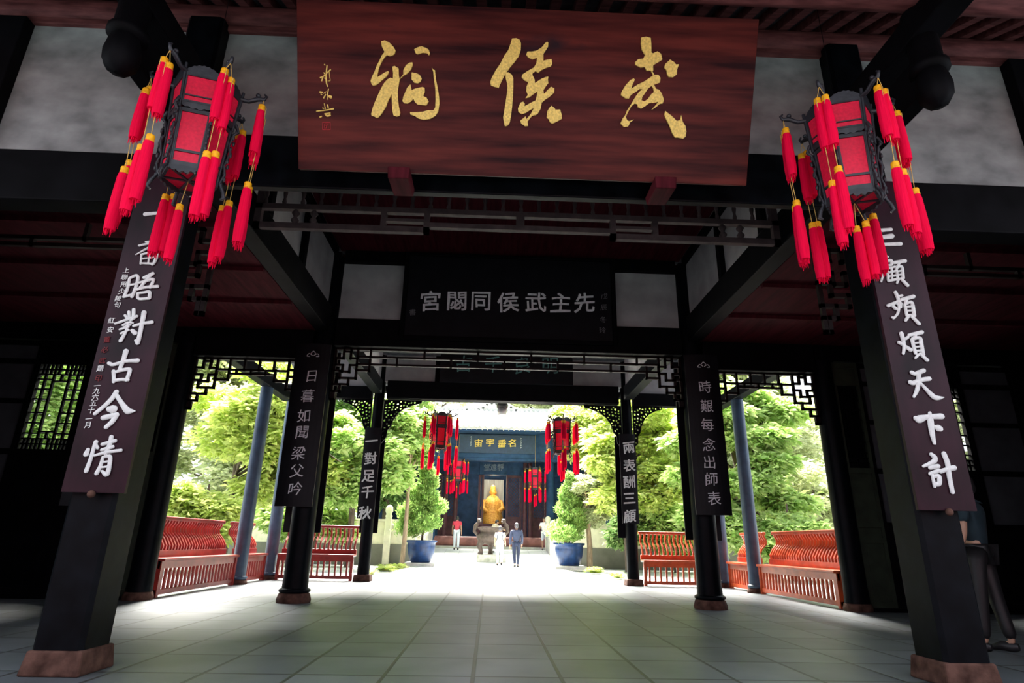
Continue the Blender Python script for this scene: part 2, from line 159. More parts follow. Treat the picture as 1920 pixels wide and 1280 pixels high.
M['bark'] = mat('grey_brown_bark', (.10, .075, .055), .9, .45, 14, .7, (1, 1, .3))
M['bark_tan'] = mat('tan_bark', (.26, .19, .12), .9, .3, 14, .5, (1, 1, .3))
M['tile'] = mat('pale_roof_tile', (.52, .52, .50), .8, .15, 4, .2)
M['hall_hazed'] = mat('dark_hall_wood_painted_haze', (.026, .066, .150), .6, .3, 3, spec=.2)  # blue veil of lens haze mixed into the dark wood colour
M['hall_maroon'] = mat('maroon_door_wood', (.065, .018, .028), .55, .35, 4)
M['threshold'] = mat('worn_red_threshold', (.27, .10, .09), .7, .3, 3, .2)
M['bronze'] = mat('dull_bronze', (.085, .062, .052), .5, .35, 9, .5, spec=.3)
M['moss'] = mat('mossy_stone', (.46, .47, .36), .9, .25, 5, .4, col2=(.60, .58, .52))
M['robe'] = mat('golden_robe', (.95, .33, .02), .45, .35, 14, .3, col2=(1, .62, .14))
M['skin'] = mat('skin', (.48, .27, .18), .55, .08, 20)
M['hair'] = mat('black_hair', (.012, .011, .012), .5, .2, 40)
M['grey_hair'] = mat('greying_hair', (.09, .085, .10), .5, .3, 60)
M['shirt_red'] = mat('red_shirt_cloth', (.62, .05, .085), .8, .12, 8)
M['shirt_white'] = mat('white_shirt_cloth', (.82, .82, .82), .8, .05, 8)
M['shirt_navy'] = mat('navy_jacket_cloth', (.032, .044, .092), .8, .2, 8)
M['shirt_blue'] = mat('pale_blue_cloth', (.30, .42, .66), .8, .1, 8)
M['shirt_teal'] = mat('dark_teal_cloth', (.010, .026, .036), .85, .2, 8)
M['shirt_beige'] = mat('beige_cloth', (.40, .36, .26), .85, .1, 8)
M['trouser_white'] = mat('white_trouser_cloth', (.72, .76, .84), .8, .06, 8)
M['trouser_pale'] = mat('pale_denim', (.60, .74, .82), .8, .08, 8)
M['trouser_dark'] = mat('dark_trouser_cloth', (.014, .022, .055), .8, .2, 8)
M['shoe'] = mat('black_shoe_leather', (.015, .014, .016), .5, .2, 8)
M['bag'] = mat('pale_bag_cloth', (.66, .58, .60), .8, .12, 8)
M['glass'] = mat('frosted_lamp_glass', (.62, .64, .62), .3, .05, 8)
M['metal_dark'] = mat('dark_lamp_metal', (.05, .055, .05), .5, .3, 8)

def leaf_mat(name, c1, c2, tr=.55):
    m = mat(name, c1, .34, 0.0, 3.2, 0, col2=c2, trans=tr, spec=.55)
    return m
M['leaf_bright'] = leaf_mat('yellow_green_leaf', (.36, .50, .07), (.82, .86, .34))
M['leaf_fresh'] = leaf_mat('fresh_green_leaf', (.26, .46, .08), (.74, .84, .38))
M['leaf_deep'] = leaf_mat('deep_green_leaf', (.12, .28, .07), (.50, .66, .28))
M['leaf_grey'] = leaf_mat('grey_green_leaf', (.38, .45, .22), (.74, .76, .50))
M['leaf_shrub'] = leaf_mat('feathery_green_leaf', (.16, .34, .06), (.48, .64, .20))

def wood_plaque_mat():
    m = mat('red_brown_plaque_wood', (.028, .0046, .0070), .45, .45, 1.6, .05, (.5, 3, 6.5), col2=(.118, .021, .016), spec=.12)
    nt = m.node_tree
    p = nt.nodes['Principled BSDF']
    tc = [n for n in nt.nodes if n.type == 'TEX_COORD'][0]
    rp = [n for n in nt.nodes if n.type == 'VALTORGB'][0]
    vo = nt.nodes.new('ShaderNodeTexNoise')
    vo.inputs['Scale'].default_value = 1.1
    vo.inputs['Detail'].default_value = 4
    mp = nt.nodes.new('ShaderNodeMapping')
    mp.inputs['Scale'].default_value = (1.1, 2, 2.6)
    mp.inputs['Location'].default_value = (3.1, 1.7, .4)
    r2 = nt.nodes.new('ShaderNodeValToRGB')
    r2.color_ramp.elements[0].position = .60
    r2.color_ramp.elements[1].position = .72
    mix = nt.nodes.new('ShaderNodeMixRGB')
    mix.blend_type = 'MIX'
    mix.inputs[2].default_value = (.022, .010, .014, 1)
    nt.links.new(tc.outputs['Object'], mp.inputs[0])
    nt.links.new(mp.outputs[0], vo.inputs['Vector'])
    nt.links.new(vo.outputs['Fac'], r2.inputs[0])
    nt.links.new(r2.outputs[0], mix.inputs[0])
    nt.links.new(rp.outputs[0], mix.inputs[1])
    nt.links.new(mix.outputs[0], p.inputs['Base Color'])
    return m
M['plaque_wood'] = wood_plaque_mat()

def slab_mat(name, base, dark, joint, bw, rh, offx, offy, rough, mortar=.012, shift=0.0):
    m = bpy.data.materials.new(name)
    m.use_nodes = True
    nt = m.node_tree
    p = nt.nodes['Principled BSDF']
    tc = nt.nodes.new('ShaderNodeTexCoord')
    mp = nt.nodes.new('ShaderNodeMapping')
    mp.inputs['Location'].default_value = (offx, offy, 0)
    br = nt.nodes.new('ShaderNodeTexBrick')
    br.offset = shift
    br.inputs['Scale'].default_value = 1
    br.inputs['Brick Width'].default_value = bw
    br.inputs['Row Height'].default_value = rh
    br.inputs['Mortar Size'].default_value = mortar
    br.inputs['Mortar Smooth'].default_value = .35
    br.inputs['Bias'].default_value = -.25
    br.inputs['Color1'].default_value = (*base, 1)
    br.inputs['Color2'].default_value = (*dark, 1)
    br.inputs['Mortar'].default_value = (*joint, 1)
    nz = nt.nodes.new('ShaderNodeTexNoise')
    nz.inputs['Scale'].default_value = 1.4
    nz.inputs['Detail'].default_value = 8
    rp = nt.nodes.new('ShaderNodeValToRGB')
    rp.color_ramp.elements[0].position = .3
    rp.color_ramp.elements[1].position = .7
    rp.color_ramp.elements[0].color = (.62, .66, .60, 1)
    rp.color_ramp.elements[1].color = (1.0, 1.0, 1.0, 1)
    mul = nt.nodes.new('ShaderNodeMixRGB')
    mul.blend_type = 'MULTIPLY'
    mul.inputs[0].default_value = 1
    nt.links.new(tc.outputs['Object'], mp.inputs[0])
    nt.links.new(mp.outputs[0], br.inputs['Vector'])
    nt.links.new(tc.outputs['Object'], nz.inputs['Vector'])
    nt.links.new(nz.outputs['Fac'], rp.inputs[0])
    nt.links.new(br.outputs['Color'], mul.inputs[1])
    nt.links.new(rp.outputs[0], mul.inputs[2])
    nt.links.new(mul.outputs[0], p.inputs['Base Color'])
    p.inputs['Roughness'].default_value = rough
    p.inputs['Specular IOR Level'].default_value = .35
    bp = nt.nodes.new('ShaderNodeBump')
    bp.inputs['Strength'].default_value = .35
    bp.inputs['Distance'].default_value = .01
    ad = nt.nodes.new('ShaderNodeMath')
    ad.operation = 'MULTIPLY_ADD'
    ad.inputs[1].default_value = -1.0
    nt.links.new(br.outputs['Fac'], ad.inputs[0])
    nt.links.new(nz.outputs['Fac'], ad.inputs[2])
    nt.links.new(ad.outputs[0], bp.inputs['Height'])
    nt.links.new(bp.outputs[0], p.inputs['Normal'])
    return m
M['floor'] = slab_mat('worn_slate_slabs', (.168, .182, .200), (.098, .108, .120), (.050, .048, .046), .66, .74, .36, .18, .46, .018)
M['paving'] = slab_mat('pale_courtyard_slabs', (.66, .66, .64), (.58, .58, .57), (.42, .42, .41), .7, .9, .36, .2, .8)
M['block'] = slab_mat('grey_stone_blocks', (.40, .39, .36), (.31, .31, .29), (.22, .21, .19), .8, .36, 0, 0, .9, .015, .5)

# ---------------------------------------------------------------- mesh builder
class MB:
    def __init__(s):
        s.v, s.f, s.sm = [], [], []
    def add(s, vs, fs, smooth=False):
        n = len(s.v)
        s.v.extend(tuple(map(float, q)) for q in vs)
        for f in fs:
            s.f.append(tuple(i + n for i in f))
            s.sm.append(smooth)
        return s
    def hexa(s, P):
        return s.add(P, [(0, 3, 2, 1), (4, 5, 6, 7), (0, 1, 5, 4), (1, 2, 6, 5), (2, 3, 7, 6), (3, 0, 4, 7)])
    def box(s, x0, x1, y0, y1, z0, z1):
        return s.hexa([(x0, y0, z0), (x1, y0, z0), (x1, y1, z0), (x0, y1, z0), (x0, y0, z1), (x1, y0, z1), (x1, y1, z1), (x0, y1, z1)])
    def frame_box(s, F, u0, u1, v0, v1, w0, w1):
        return s.hexa([F(u0, v0, w0), F(u1, v0, w0), F(u1, v1, w0), F(u0, v1, w0), F(u0, v0, w1), F(u1, v0, w1), F(u1, v1, w1), F(u0, v1, w1)])
    def bar(s, a, b, w, h, up=(0, 0, 1)):
        a, b = Vector(a), Vector(b)
        d = (b - a).normalized()
        x = d.cross(Vector(up))
        if x.length < 1e-4:
            x = d.cross(Vector((0, 1, 0)))
        x.normalize()
        z = x.cross(d)
        P = []
        for q in (a, b):
            P += [q - x * w / 2 - z * h / 2, q + x * w / 2 - z * h / 2, q + x * w / 2 + z * h / 2, q - x * w / 2 + z * h / 2]
        return s.hexa(P)
    def tube(s, pts, rad, n=10, smooth=True):
        pts = [Vector(p) for p in pts]
        if not hasattr(rad, '__len__'):
            rad = [rad] * len(pts)
        vs, fs = [], []
        d0 = (pts[1] - pts[0]).normalized()
        x = d0.orthogonal().normalized()
        for i, p in enumerate(pts):
            d = (pts[min(i + 1, len(pts) - 1)] - pts[max(i - 1, 0)]).normalized()
            x = (x - d * x.dot(d)).normalized()
            y = d.cross(x)
            for k in range(n):
                a = 2 * pi * k / n
                vs.append(p + (x * cos(a) + y * sin(a)) * rad[i])
        m = len(pts)
        for i in range(m - 1):
            for k in range(n):
                k2 = (k + 1) % n
                fs.append((i * n + k, i * n + k2, (i + 1) * n + k2, (i + 1) * n + k))
        s.add(vs, fs, smooth)
        s.add(vs[:n], [tuple(range(n))[::-1]])
        s.add(vs[-n:], [tuple(range(n))])
        return s
    def lathe(s, prof, c=(0, 0, 0), n=24, smooth=True, wob=None):
        vs, fs = [], []
        for j, (r, z) in enumerate(prof):
            for k in range(n):
                a = 2 * pi * k / n
                rr = r if wob is None else r * wob(a, j)
                vs.append((c[0] + rr * cos(a), c[1] + rr * sin(a), c[2] + z))
        for j in range(len(prof) - 1):
            for k in range(n):
                k2 = (k + 1) % n
                fs.append((j * n + k, j * n + k2, (j + 1) * n + k2, (j + 1) * n + k))
        s.add(vs, fs, smooth)
        s.add(vs[:n], [tuple(range(n))[::-1]])
        s.add(vs[-n:], [tuple(range(n))])
        return s
    def ball(s, c, r, n=12, m=8):
        r = r if hasattr(r, '__len__') else (r, r, r)
        vs = [(c[0], c[1], c[2] - r[2])]
        for j in range(1, m):
            t = -pi / 2 + pi * j / m
            for k in range(n):
                a = 2 * pi * k / n
                vs.append((c[0] + r[0] * cos(t) * cos(a), c[1] + r[1] * cos(t) * sin(a), c[2] + r[2] * sin(t)))
        vs.append((c[0], c[1], c[2] + r[2]))
        fs = [(0, 1 + (k + 1) % n, 1 + k) for k in range(n)]
        for j in range(m - 2):
            for k in range(n):
                a, b = 1 + j * n + k, 1 + j * n + (k + 1) % n
                fs.append((a, b, b + n, a + n))
        L = len(vs) - 1
        fs += [(L, 1 + (m - 2) * n + k, 1 + (m - 2) * n + (k + 1) % n) for k in range(n)]
        return s.add(vs, fs, True)
    def prism(s, loops, F, w0, w1):
        """filled polygon (first loop outer, others holes) between depths w0 and w1 of frame F(u, v, w)"""
        flat = [q for l in loops for q in l]
        tri = tessellate_polygon([[Vector((q[0], q[1], 0)) for q in l] for l in loops])
        n = len(flat)
        vs = [F(u, v, w1) for u, v in flat] + [F(u, v, w0) for u, v in flat]
        fs = [tuple(t) for t in tri] + [tuple(i + n for i in t)[::-1] for t in tri]
        o = 0
        for l in loops:
            k = len(l)
            for i in range(k):
                j = (i + 1) % k
                fs.append((o + i, o + j, n + o + j, n + o + i))
            o += k
        return s.add(vs, fs)
    def brush(s, pts, F, h=.012):
        """one brush stroke: points (u, v, width) smoothed into a raised ribbon with round ends"""
        P = np.array(pts, float)
        if len(P) == 2:
            P = np.array([P[0], (P[0] + P[1]) / 2, P[1]])
        Q = np.vstack([2 * P[0] - P[1], P, 2 * P[-1] - P[-2]])
        out = []
        for i in range(1, len(Q) - 2):
            for t in np.linspace(0, 1, 5, endpoint=False):
                a, b, c, d = Q[i - 1:i + 3]
                out.append(.5 * ((2 * b) + (c - a) * t + (2 * a - 5 * b + 4 * c - d) * t * t + (3 * b - a - 3 * c + d) * t ** 3))
        out.append(P[-1])
        out = np.array(out)
        out[:, 2] = np.maximum(out[:, 2], .002)
        d0 = out[0, :2] - out[1, :2]
        d0 /= np.linalg.norm(d0) + 1e-9
        d1 = out[-1, :2] - out[-2, :2]
        d1 /= np.linalg.norm(d1) + 1e-9
        pre, post = [], []
        for k in (1.0, .8, .45):
            w = out[0, 2]
            pre.append([*(out[0, :2] + d0 * w / 2 * k), w * math.sqrt(max(0, 1 - k * k)) + .0005])
            w = out[-1, 2]
            post.append([*(out[-1, :2] + d1 * w / 2 * k), w * math.sqrt(max(0, 1 - k * k)) + .0005])
        out = np.vstack([pre, out, post[::-1]])
        vs, fs = [], []
        n = len(out)
        for i in range(n):
            t = out[min(i + 1, n - 1), :2] - out[max(i - 1, 0), :2]
            t /= np.linalg.norm(t) + 1e-9
            nx, ny = -t[1], t[0]
            w = out[i, 2] / 2
            for a, hh in ((-1, .3), (-.9, .95), (0, 1), (.9, .95), (1, .3)):
                vs.append(F(out[i, 0] + nx * w * a, out[i, 1] + ny * w * a, h * hh))
        for i in range(n - 1):
            for k in range(4):
                fs.append((i * 5 + k, i * 5 + k + 1, (i + 1) * 5 + k + 1, (i + 1) * 5 + k))
        return s.add(vs, fs, True)
    def build(s, name, material, parent=None, bevel=0.0, base=None):
        me = bpy.data.meshes.new(name)
        off = Vector((0, 0, 0))
        if base is not None:
            off = Vector(base)
        elif parent is not None:
            off = Vector(parent['_base'])
        me.from_pydata([(a - off.x, b - off.y, c - off.z) for a, b, c in s.v], [], s.f)
        me.polygons.foreach_set('use_smooth', s.sm)
        me.materials.append(M[material] if isinstance(material, str) else material)
        me.update()
        o = bpy.data.objects.new(name, me)
        COL.objects.link(o)
        if parent is not None:
            o.parent = parent
            o['_base'] = parent['_base']
        else:
            o.location = off
            o['_base'] = tuple(off)
        if bevel:
            b = o.modifiers.new('bevel', 'BEVEL')
            b.width = bevel
            b.segments = 2
            b.limit_method = 'ANGLE'
        return o

def tag(o, label, cat, group=None):
    o['label'] = label
    o['category'] = cat
    if group:
        o['group'] = group
    return o

def thing(name, label, cat, base=(0, 0, 0), group=None):
    o = bpy.data.objects.new(name, None)
    COL.objects.link(o)
    o.location = base
    o.empty_display_size = .2
    o['_base'] = tuple(map(float, base))
    return tag(o, label, cat, group)

def struct(o):
    o['kind'] = 'structure'
    return o

_trim = [0]
def trim(mb, material='black_wood', bevel=.012):
    _trim[0] += 1
    return struct(mb.build('trim_%d' % _trim[0], material, bevel=bevel))
def beam(x0, x1, y0, y1, z0, z1, material='black_wood', bevel=.012):
    return trim(MB().box(x0, x1, y0, y1, z0, z1), material, bevel)

def copy_tree(o, parent=None):
    c = o.copy()
    COL.objects.link(c)
    c.parent = parent
    for ch in [k for k in KIDS.get(o.name, [])]:
        copy_tree(ch, c)
    return c
KIDS = {}
def index_children():
    KIDS.clear()
    for o in bpy.data.objects:
        if o.parent:
            KIDS.setdefault(o.parent.name, []).append(o)

# ---------------------------------------------------------------- glyphs from the built-in font
_gl = {}
def glyph(ch, bold):
    k = (ch, bold)
    if k not in _gl:
        cu = bpy.data.curves.new('glyph', 'FONT')
        cu.body = ch
        cu.size = 1
        cu.resolution_u = 2
        cu.offset = bold
        cu.extrude = .02
        ob = bpy.data.objects.new('glyph', cu)
        COL.objects.link(ob)
        dg = bpy.context.evaluated_depsgraph_get()
        me = ob.evaluated_get(dg).to_mesh()
        co = np.array([tuple(v.co) for v in me.vertices])
        fs = [tuple(p.vertices) for p in me.polygons]
        ob.evaluated_get(dg).to_mesh_clear()
        bpy.data.objects.remove(ob)
        bpy.data.curves.remove(cu)
        mid = (co.max(0) + co.min(0)) / 2
        co[:, :2] -= mid[:2]
        _gl[k] = (co, fs)
    return _gl[k]
def write(mb, ch, u, v, size, F, bold=.012, slant=.09, sx=1.0):
    co, fs = glyph(ch, 0.0)
    ph = (ord(ch) % 17)
    for k in range(1 if bold < .008 else 5):
        ox, oy = (0, 0) if k == 0 else (bold * cos(k * pi / 2 + .78), bold * sin(k * pi / 2 + .78))
        vs = []
        for a, b, c in co:
            a2 = a + .022 * sin(6 * b + ph) + ox
            b2 = b + slant * a + .018 * sin(5 * a + ph * 2) + oy
            vs.append(F(u + a2 * size * sx, v + b2 * size, .004 + (c + .02) * size * .4 - k * .0006))
        mb.add(vs, fs)

def inscribe(parent, items, size, F, material, bold=.012, slant=.09, sx=1.0, name='character'):
    for ch, u, v in items:
        b = MB()
        write(b, ch, u, v, size, F, bold, slant, sx)
        b.build(name, material, parent)
def inscribe_strokes(parent, chars, F, material, h=.012):
    for ch in chars:
        b = MB()
        for st in ch:
            b.brush([(x, y, w * 1.14) for x, y, w in st], F, h)
        b.build('character', material, parent)

def facing(yplane):
    return lambda u, v, w: (u, yplane - w, v)

# ================================================================ THE SETTING
struct(MB().box(-10.5, 10.5, -7, 16.9, -.30, 0).build('floor', 'floor'))
g = MB()
g.box(-45, 45, 16.9, 27.5, -.36, -.05)
struct(g.build('ground', 'paving'))
pv = MB()
pv.box(-3.3, 2.75, 16.9, 27.0, -.30, .012)
pv.hexa([(-3.3, 27, -.3), (2.75, 27, -.3), (2.75, 33.0, -.3), (-3.3, 33.0, -.3), (-3.3, 27, .012), (2.75, 27, .012), (2.75, 33, .60), (-3.3, 33, .60)])
pv.box(-9, 9, 33.0, 50, -.3, .60)
struct(pv.build('trim_100', 'paving'))
struct(MB().box(-60, 60, 27.5, 120, -.45, -.06).build('ground_far', mat('mossy_soil', (.05, .07, .02), .95, .4, 2)))

# roof: front slope above the porch, rear slope, gables
rf = MB()
def slope(mb, x0, x1, y0, z0, y1, z1, t):
    mb.hexa([(x0, y0, z0), (x1, y0, z0), (x1, y1, z1), (x0, y1, z1), (x0, y0, z0 + t), (x1, y0, z0 + t), (x1, y1, z1 + t), (x0, y1, z1 + t)])
slope(rf, -11, 11, 2.35, 5.07, 8.0, 7.95, .16)
slope(rf, -11, 11, 8.0, 7.95, 10.6, 7.19, .16)
slope(rf, -5.95, 5.95, 10.6, 7.19, 17.6, 5.15, .16)
struct(rf.build('roof', 'roof_under'))
cl = MB()
cl.box(-3.22, 3.22, 5.25, 10.2, 6.12, 6.20)
struct(cl.build('ceiling_centre', 'ceiling_red'))
struct(MB().box(-9.6, -3.5, 5.25, 10.2, 4.50, 4.58).build('ceiling_left', 'ceiling_red'))
struct(MB().box(3.5, 9.6, 5.25, 10.2, 4.50, 4.58).build('ceiling_right', 'ceiling_red'))
struct(MB().box(-5.6, 5.6, 10.5, 15.5, 6.12, 6.20).build('ceiling_rear', 'ceiling_red'))
for sx, nm in ((-1, 'left'), (1, 'right')):
    b = MB()
    for yy in (6.4, 7.6, 8.8):
        b.box(min(sx * 3.5, sx * 9.6), max(sx * 3.5, sx * 9.6), yy - .03, yy + .03, 4.44, 4.5)
    trim(b, 'ceiling_red', 0)
# rafters of the front eave, each a timber of its own
k = 0
for i in range(52):
    x = -6.5 + i * .25
    b = MB()
    b.hexa([(x - .05, 2.3, 4.93), (x + .05, 2.3, 4.93), (x + .05, 5.35, 6.485), (x - .05, 5.35, 6.485),
            (x - .05, 2.3, 5.04), (x + .05, 2.3, 5.04), (x + .05, 5.35, 6.595), (x - .05, 5.35, 6.595)])
    o = b.build('rafter', 'purlin')
    side = 'right of the great plaque' if x > 2.2 else ('left of the great plaque' if x < -2.2 else 'above the great plaque')
    tag(o, 'red brown rafter sloping under the front eave, ' + side, 'rafter', 'eave rafters ' + side)
# purlins
trim(MB().tube([(-10, 5.0, 6.16), (10, 5.0, 6.16)], .14, 14), 'purlin', 0)
beam(-9.6, 9.6, 4.93, 5.07, 5.96, 6.04, 'purlin')
trim(MB().tube([(-10, 3.72, 5.40), (10, 3.72, 5.40)], .12, 14), 'purlin', 0)

# unseen wall added behind the camera to block sky light, then the gable walls
struct(MB().box(-16, 16, -7.3, -7, 0, 4.0).build('wall_light_block', 'ceiling_red'))
for sx, nm in ((-1, 'left'), (1, 'right')):
    struct(MB().box(min(sx * 9.6, sx * 9.8), max(sx * 9.6, sx * 9.8), 4.8, 10.5, 0, 6.6).build('wall_' + nm, 'black_wood'))
    struct(MB().box(min(sx * 5.47, sx * 9.8), max(sx * 5.47, sx * 9.8), 4.93, 5.07, 0, 5.95).build('wall_front_' + nm, 'black_wood'))  # unseen closing wall, added to keep the side bay dark

# row A above the near columns: plaster band, beams
struct(MB().box(-3.15, 3.15, 4.98, 5.06, 4.60, 5.97).build('wall_front_plaster_centre', 'plaster'))
for sx, nm in ((-1, 'left'), (1, 'right')):
    a, b = sorted((sx * 3.5, sx * 5.15))
    struct(MB().box(a, b, 4.98, 5.06, 4.36, 5.97).build('wall_front_plaster_' + nm, 'plaster'))
    beam(a, b, 4.88, 5.12, 3.85, 4.38)
    beam(min(sx * 5.15, sx * 5.45), max(sx * 5.15, sx * 5.45), 4.86, 5.16, 0, 5.97)
beam(-3.16, 3.16, 4.86, 4.95, 4.06, 4.63, 'lacquer')
# depth beams from the near to the middle row, plaster above them
for sx, nm in ((-1, 'left'), (1, 'right')):
    a, b = sorted((sx * 3.22, sx * 3.46))
    beam(a, b, 5.2, 10.05, 4.46, 4.92)
    struct(MB().box(min(sx * 3.30, sx * 3.38), max(sx * 3.30, sx * 3.38), 5.2, 10.05, 4.92, 6.12).build('wall_plaster_' + nm, 'plaster_clean'))
    for yy in (6.9, 8.35):
        beam(a, b, yy - .07, yy + .07, 4.92, 6.12)
    beam(a, b, 5.2, 10.05, 5.98, 6.12)
# middle row: lintel, posts, plaster panels beside the palace board, upper beam
beam(-3.13, 3.13, 10.12, 10.48, 4.22, 4.74)
beam(-3.13, 3.13, 10.15, 10.45, 5.88, 6.12)
for sx in (-1, 1):
    a, b = sorted((sx * 1.80, sx * 3.22))
    struct(MB().box(a, b, 10.26, 10.34, 4.74, 5.88).build('wall_middle_plaster_' + ('left' if sx < 0 else 'right'), 'plaster_clean'))
    beam(min(sx * 1.72, sx * 1.86), max(sx * 1.72, sx * 1.86), 10.18, 10.42, 4.74, 5.88)
    beam(min(sx * 3.52, sx * 5.56), max(sx * 3.52, sx * 5.56), 10.14, 10.46, 3.97, 4.50)
    a, b = sorted((sx * 3.22, sx * 5.75))
    struct(MB().box(a, b, 10.24, 10.36, 4.5, 6.12).build('wall_middle_upper_' + ('left' if sx < 0 else 'right'), 'black_wood'))
struct(MB().box(-1.80, 1.80, 10.26, 10.34, 4.74, 5.88).build('wall_middle_centre', 'plaster_clean'))
# rear porch: beams front to back, back row lintel with plaster band above
for sx in (-1, 1):
    nm = 'left' if sx < 0 else 'right'
    a, b = sorted((sx * 3.22, sx * 3.46))
    beam(a, b, 10.55, 15.4, 4.62, 4.98, 'lacquer')
    struct(MB().box(min(sx * 3.30, sx * 3.38), max(sx * 3.30, sx * 3.38), 10.55, 15.5, 4.98, 6.12).build('wall_rear_plaster_' + nm, 'plaster_clean'))
    a, b = sorted((sx * 5.53, sx * 5.75))
    beam(a, b, 10.5, 15.4, 4.34, 4.62, 'lacquer')
    a, b = sorted((sx * 3.5, sx * 5.5))
    beam(a, b, 15.5, 15.75, 4.50, 4.84)
    struct(MB().box(a, b, 15.58, 15.66, 4.84, 6.12).build('wall_back_plaster_' + nm, 'plaster_clean'))
    a, b = sorted((sx * 1.86, sx * 3.2))
    struct(MB().box(a, b, 15.58, 15.66, 5.0, 5.9).build('wall_back_panel_' + nm, 'plaster_clean'))
beam(-3.1, 3.1, 15.45, 15.78, 4.52, 5.0, 'black_wood')
beam(-3.2, 3.2, 15.5, 15.75, 5.9, 6.12)
struct(MB().box(-1.86, 1.86, 15.56, 15.68, 5.0, 5.9).build('wall_back_centre', 'black_wood'))
trim(MB().tube([(-6.5, 17.0, 5.12), (6.5, 17.0, 5.12)], .11, 12), 'black_wood', 0)

# side bays: partition of door leaves in the middle row, beyond the porch columns
def leaf_door(x0, x1, kind, label, n):
    d = MB()
    y0, y1 = 10.24, 10.32
    w = .055
    for a, b in ((x0, x0 + w), (x1 - w, x1)):
        d.box(a, b, y0, y1, .06, 4.2)
    for z in (.06, 1.05, 1.30, 2.20, 3.76, 4.10):
        d.box(x0 + w, x1 - w, y0, y1, z, z + .09)
    root = struct(d.build('door_%d' % n, 'black_wood' if kind != 'green' else 'green_paint'))
    p = MB()
    p.box(x0 + w, x1 - w, y0 + .03, y1 - .03, .15, 1.05)
    p.box(x0 + w, x1 - w, y0 + .03, y1 - .03, 1.14, 1.30)
    p.box(x0 + w + .07, x1 - w - .07, y0 + .01, y1 - .04, .25, .95)
    p.build('panel', 'black_wood' if kind != 'green' else 'green_paint', root)
    if kind == 'paper':
        q = MB()
        q.box(x0 + w, x1 - w, y0 + .03, y1 - .03, 1.39, 2.20)
        q.box(x0 + w, x1 - w, y0 + .03, y1 - .03, 2.29, 3.06)
        q.box(x0 + w, x1 - w, y0 + .03, y1 - .03, 3.14, 4.10)
        q.build('paper_pane', 'paper', root)
        MB().box(x0 + w, x1 - w, y0, y1, 3.06, 3.14).build('crossbar', 'black_wood', root)
    else:
        l = MB()
        W = x1 - x0 - 2 * w
        def F(u, v, ww):
            return (x0 + w + u * W, y0 + .02 + ww, 2.29 + v * 1.47)
        t = .018 / W * 1.0
        def hb(u0, u1, v):
            l.frame_box(F, u0, u1, v - .008, v + .008, 0, .04)
        def vb(u, v0, v1):
            l.frame_box(F, u - t, u + t, v0, v1, 0, .04)
        for u in (.15, .33, .67, .85):
            vb(u, 0, 1)
        for v in (.06, .12, .18, .30, .42, .58, .70, .82, .88, .94):
            hb(0, .33, v)
            hb(.67, 1, v)
        for v in (.06, .12, .2, .8, .88, .94):
            hb(.33, .67, v)
        for u in (.07, .24, .42, .58, .76, .93):
            vb(u, 0, .12)
            vb(u, .88, 1)
        vb(.5, .12, .2)
        vb(.5, .8, .88)
        l.build('lattice', 'black_wood', root)
        if kind == 'green':
            MB().box(x0 + w, x1 - w, y1 - .015, y1 - .005, 2.29, 3.85).build('backing_panel', 'black_wood', root)
        s = MB().box(x0 + w, x1 - w, y0 + .03, y1 - .03, 1.39, 2.20).box(x0 + w, x1 - w, y0 + .03, y1 - .03, 3.85, 4.10)
        s.build('lower_panel', 'black_wood' if kind != 'green' else 'green_paint', root)
    return root
n = 1
for sx in (-1, 1):
    for a, b, kd in ((5.90, 6.378, 'green'), (6.382, 7.348, 'paper'), (7.352, 8.238, 'lattice'), (8.242, 9.25, 'paper')):
        x0, x1 = sorted((sx * a, sx * b))
        leaf_door(x0, x1, kd, '', n)
        n += 1
    a, b = sorted((sx * 5.60, sx * 9.6))
    beam(a, b, 10.16, 10.42, 4.2, 4.62)
    a, b = sorted((sx * 9.25, sx * 9.6))
    beam(a, b, 10.22, 10.36, 0, 4.2)
    beam(*sorted((sx * 5.95, sx * 9.6)), 10.18, 10.40, 0, .06)

# ================================================================ COLUMNS
def square_column(x, label):
    t = thing('column', label, 'column', (x, 5.0, 0))
    h = .20
    p = MB()
    p.hexa([(x - .215, 4.79, 0), (x + .215, 4.79, 0), (x + .215, 5.22, 0), (x - .215, 5.22, 0), (x - .195, 4.81, .165), (x + .195, 4.81, .165), (x + .195, 5.20, .165), (x - .195, 5.20, .165)])
    p.build('plinth', 'plinth', t, bevel=.015)
    s = MB()
    c = .03
    pr = [(-.18 + c, -.18), (.18 - c, -.18), (.18, -.18 + c), (.18, .18 - c), (.18 - c, .18), (-.18 + c, .18), (-.18, .18 - c), (-.18, -.18 + c)]
    s.prism([pr], lambda u, v, w: (x + u, 5.0 + v, w), .165, 6.02)
    s.build('shaft', 'lacquer', t)
    return t
square_column(-3.33, 'square black lacquered column on brown plinth, its couplet board ends beside the left lantern')
square_column(3.33, 'square black lacquered column on brown plinth, its couplet board ends beside the right lantern')

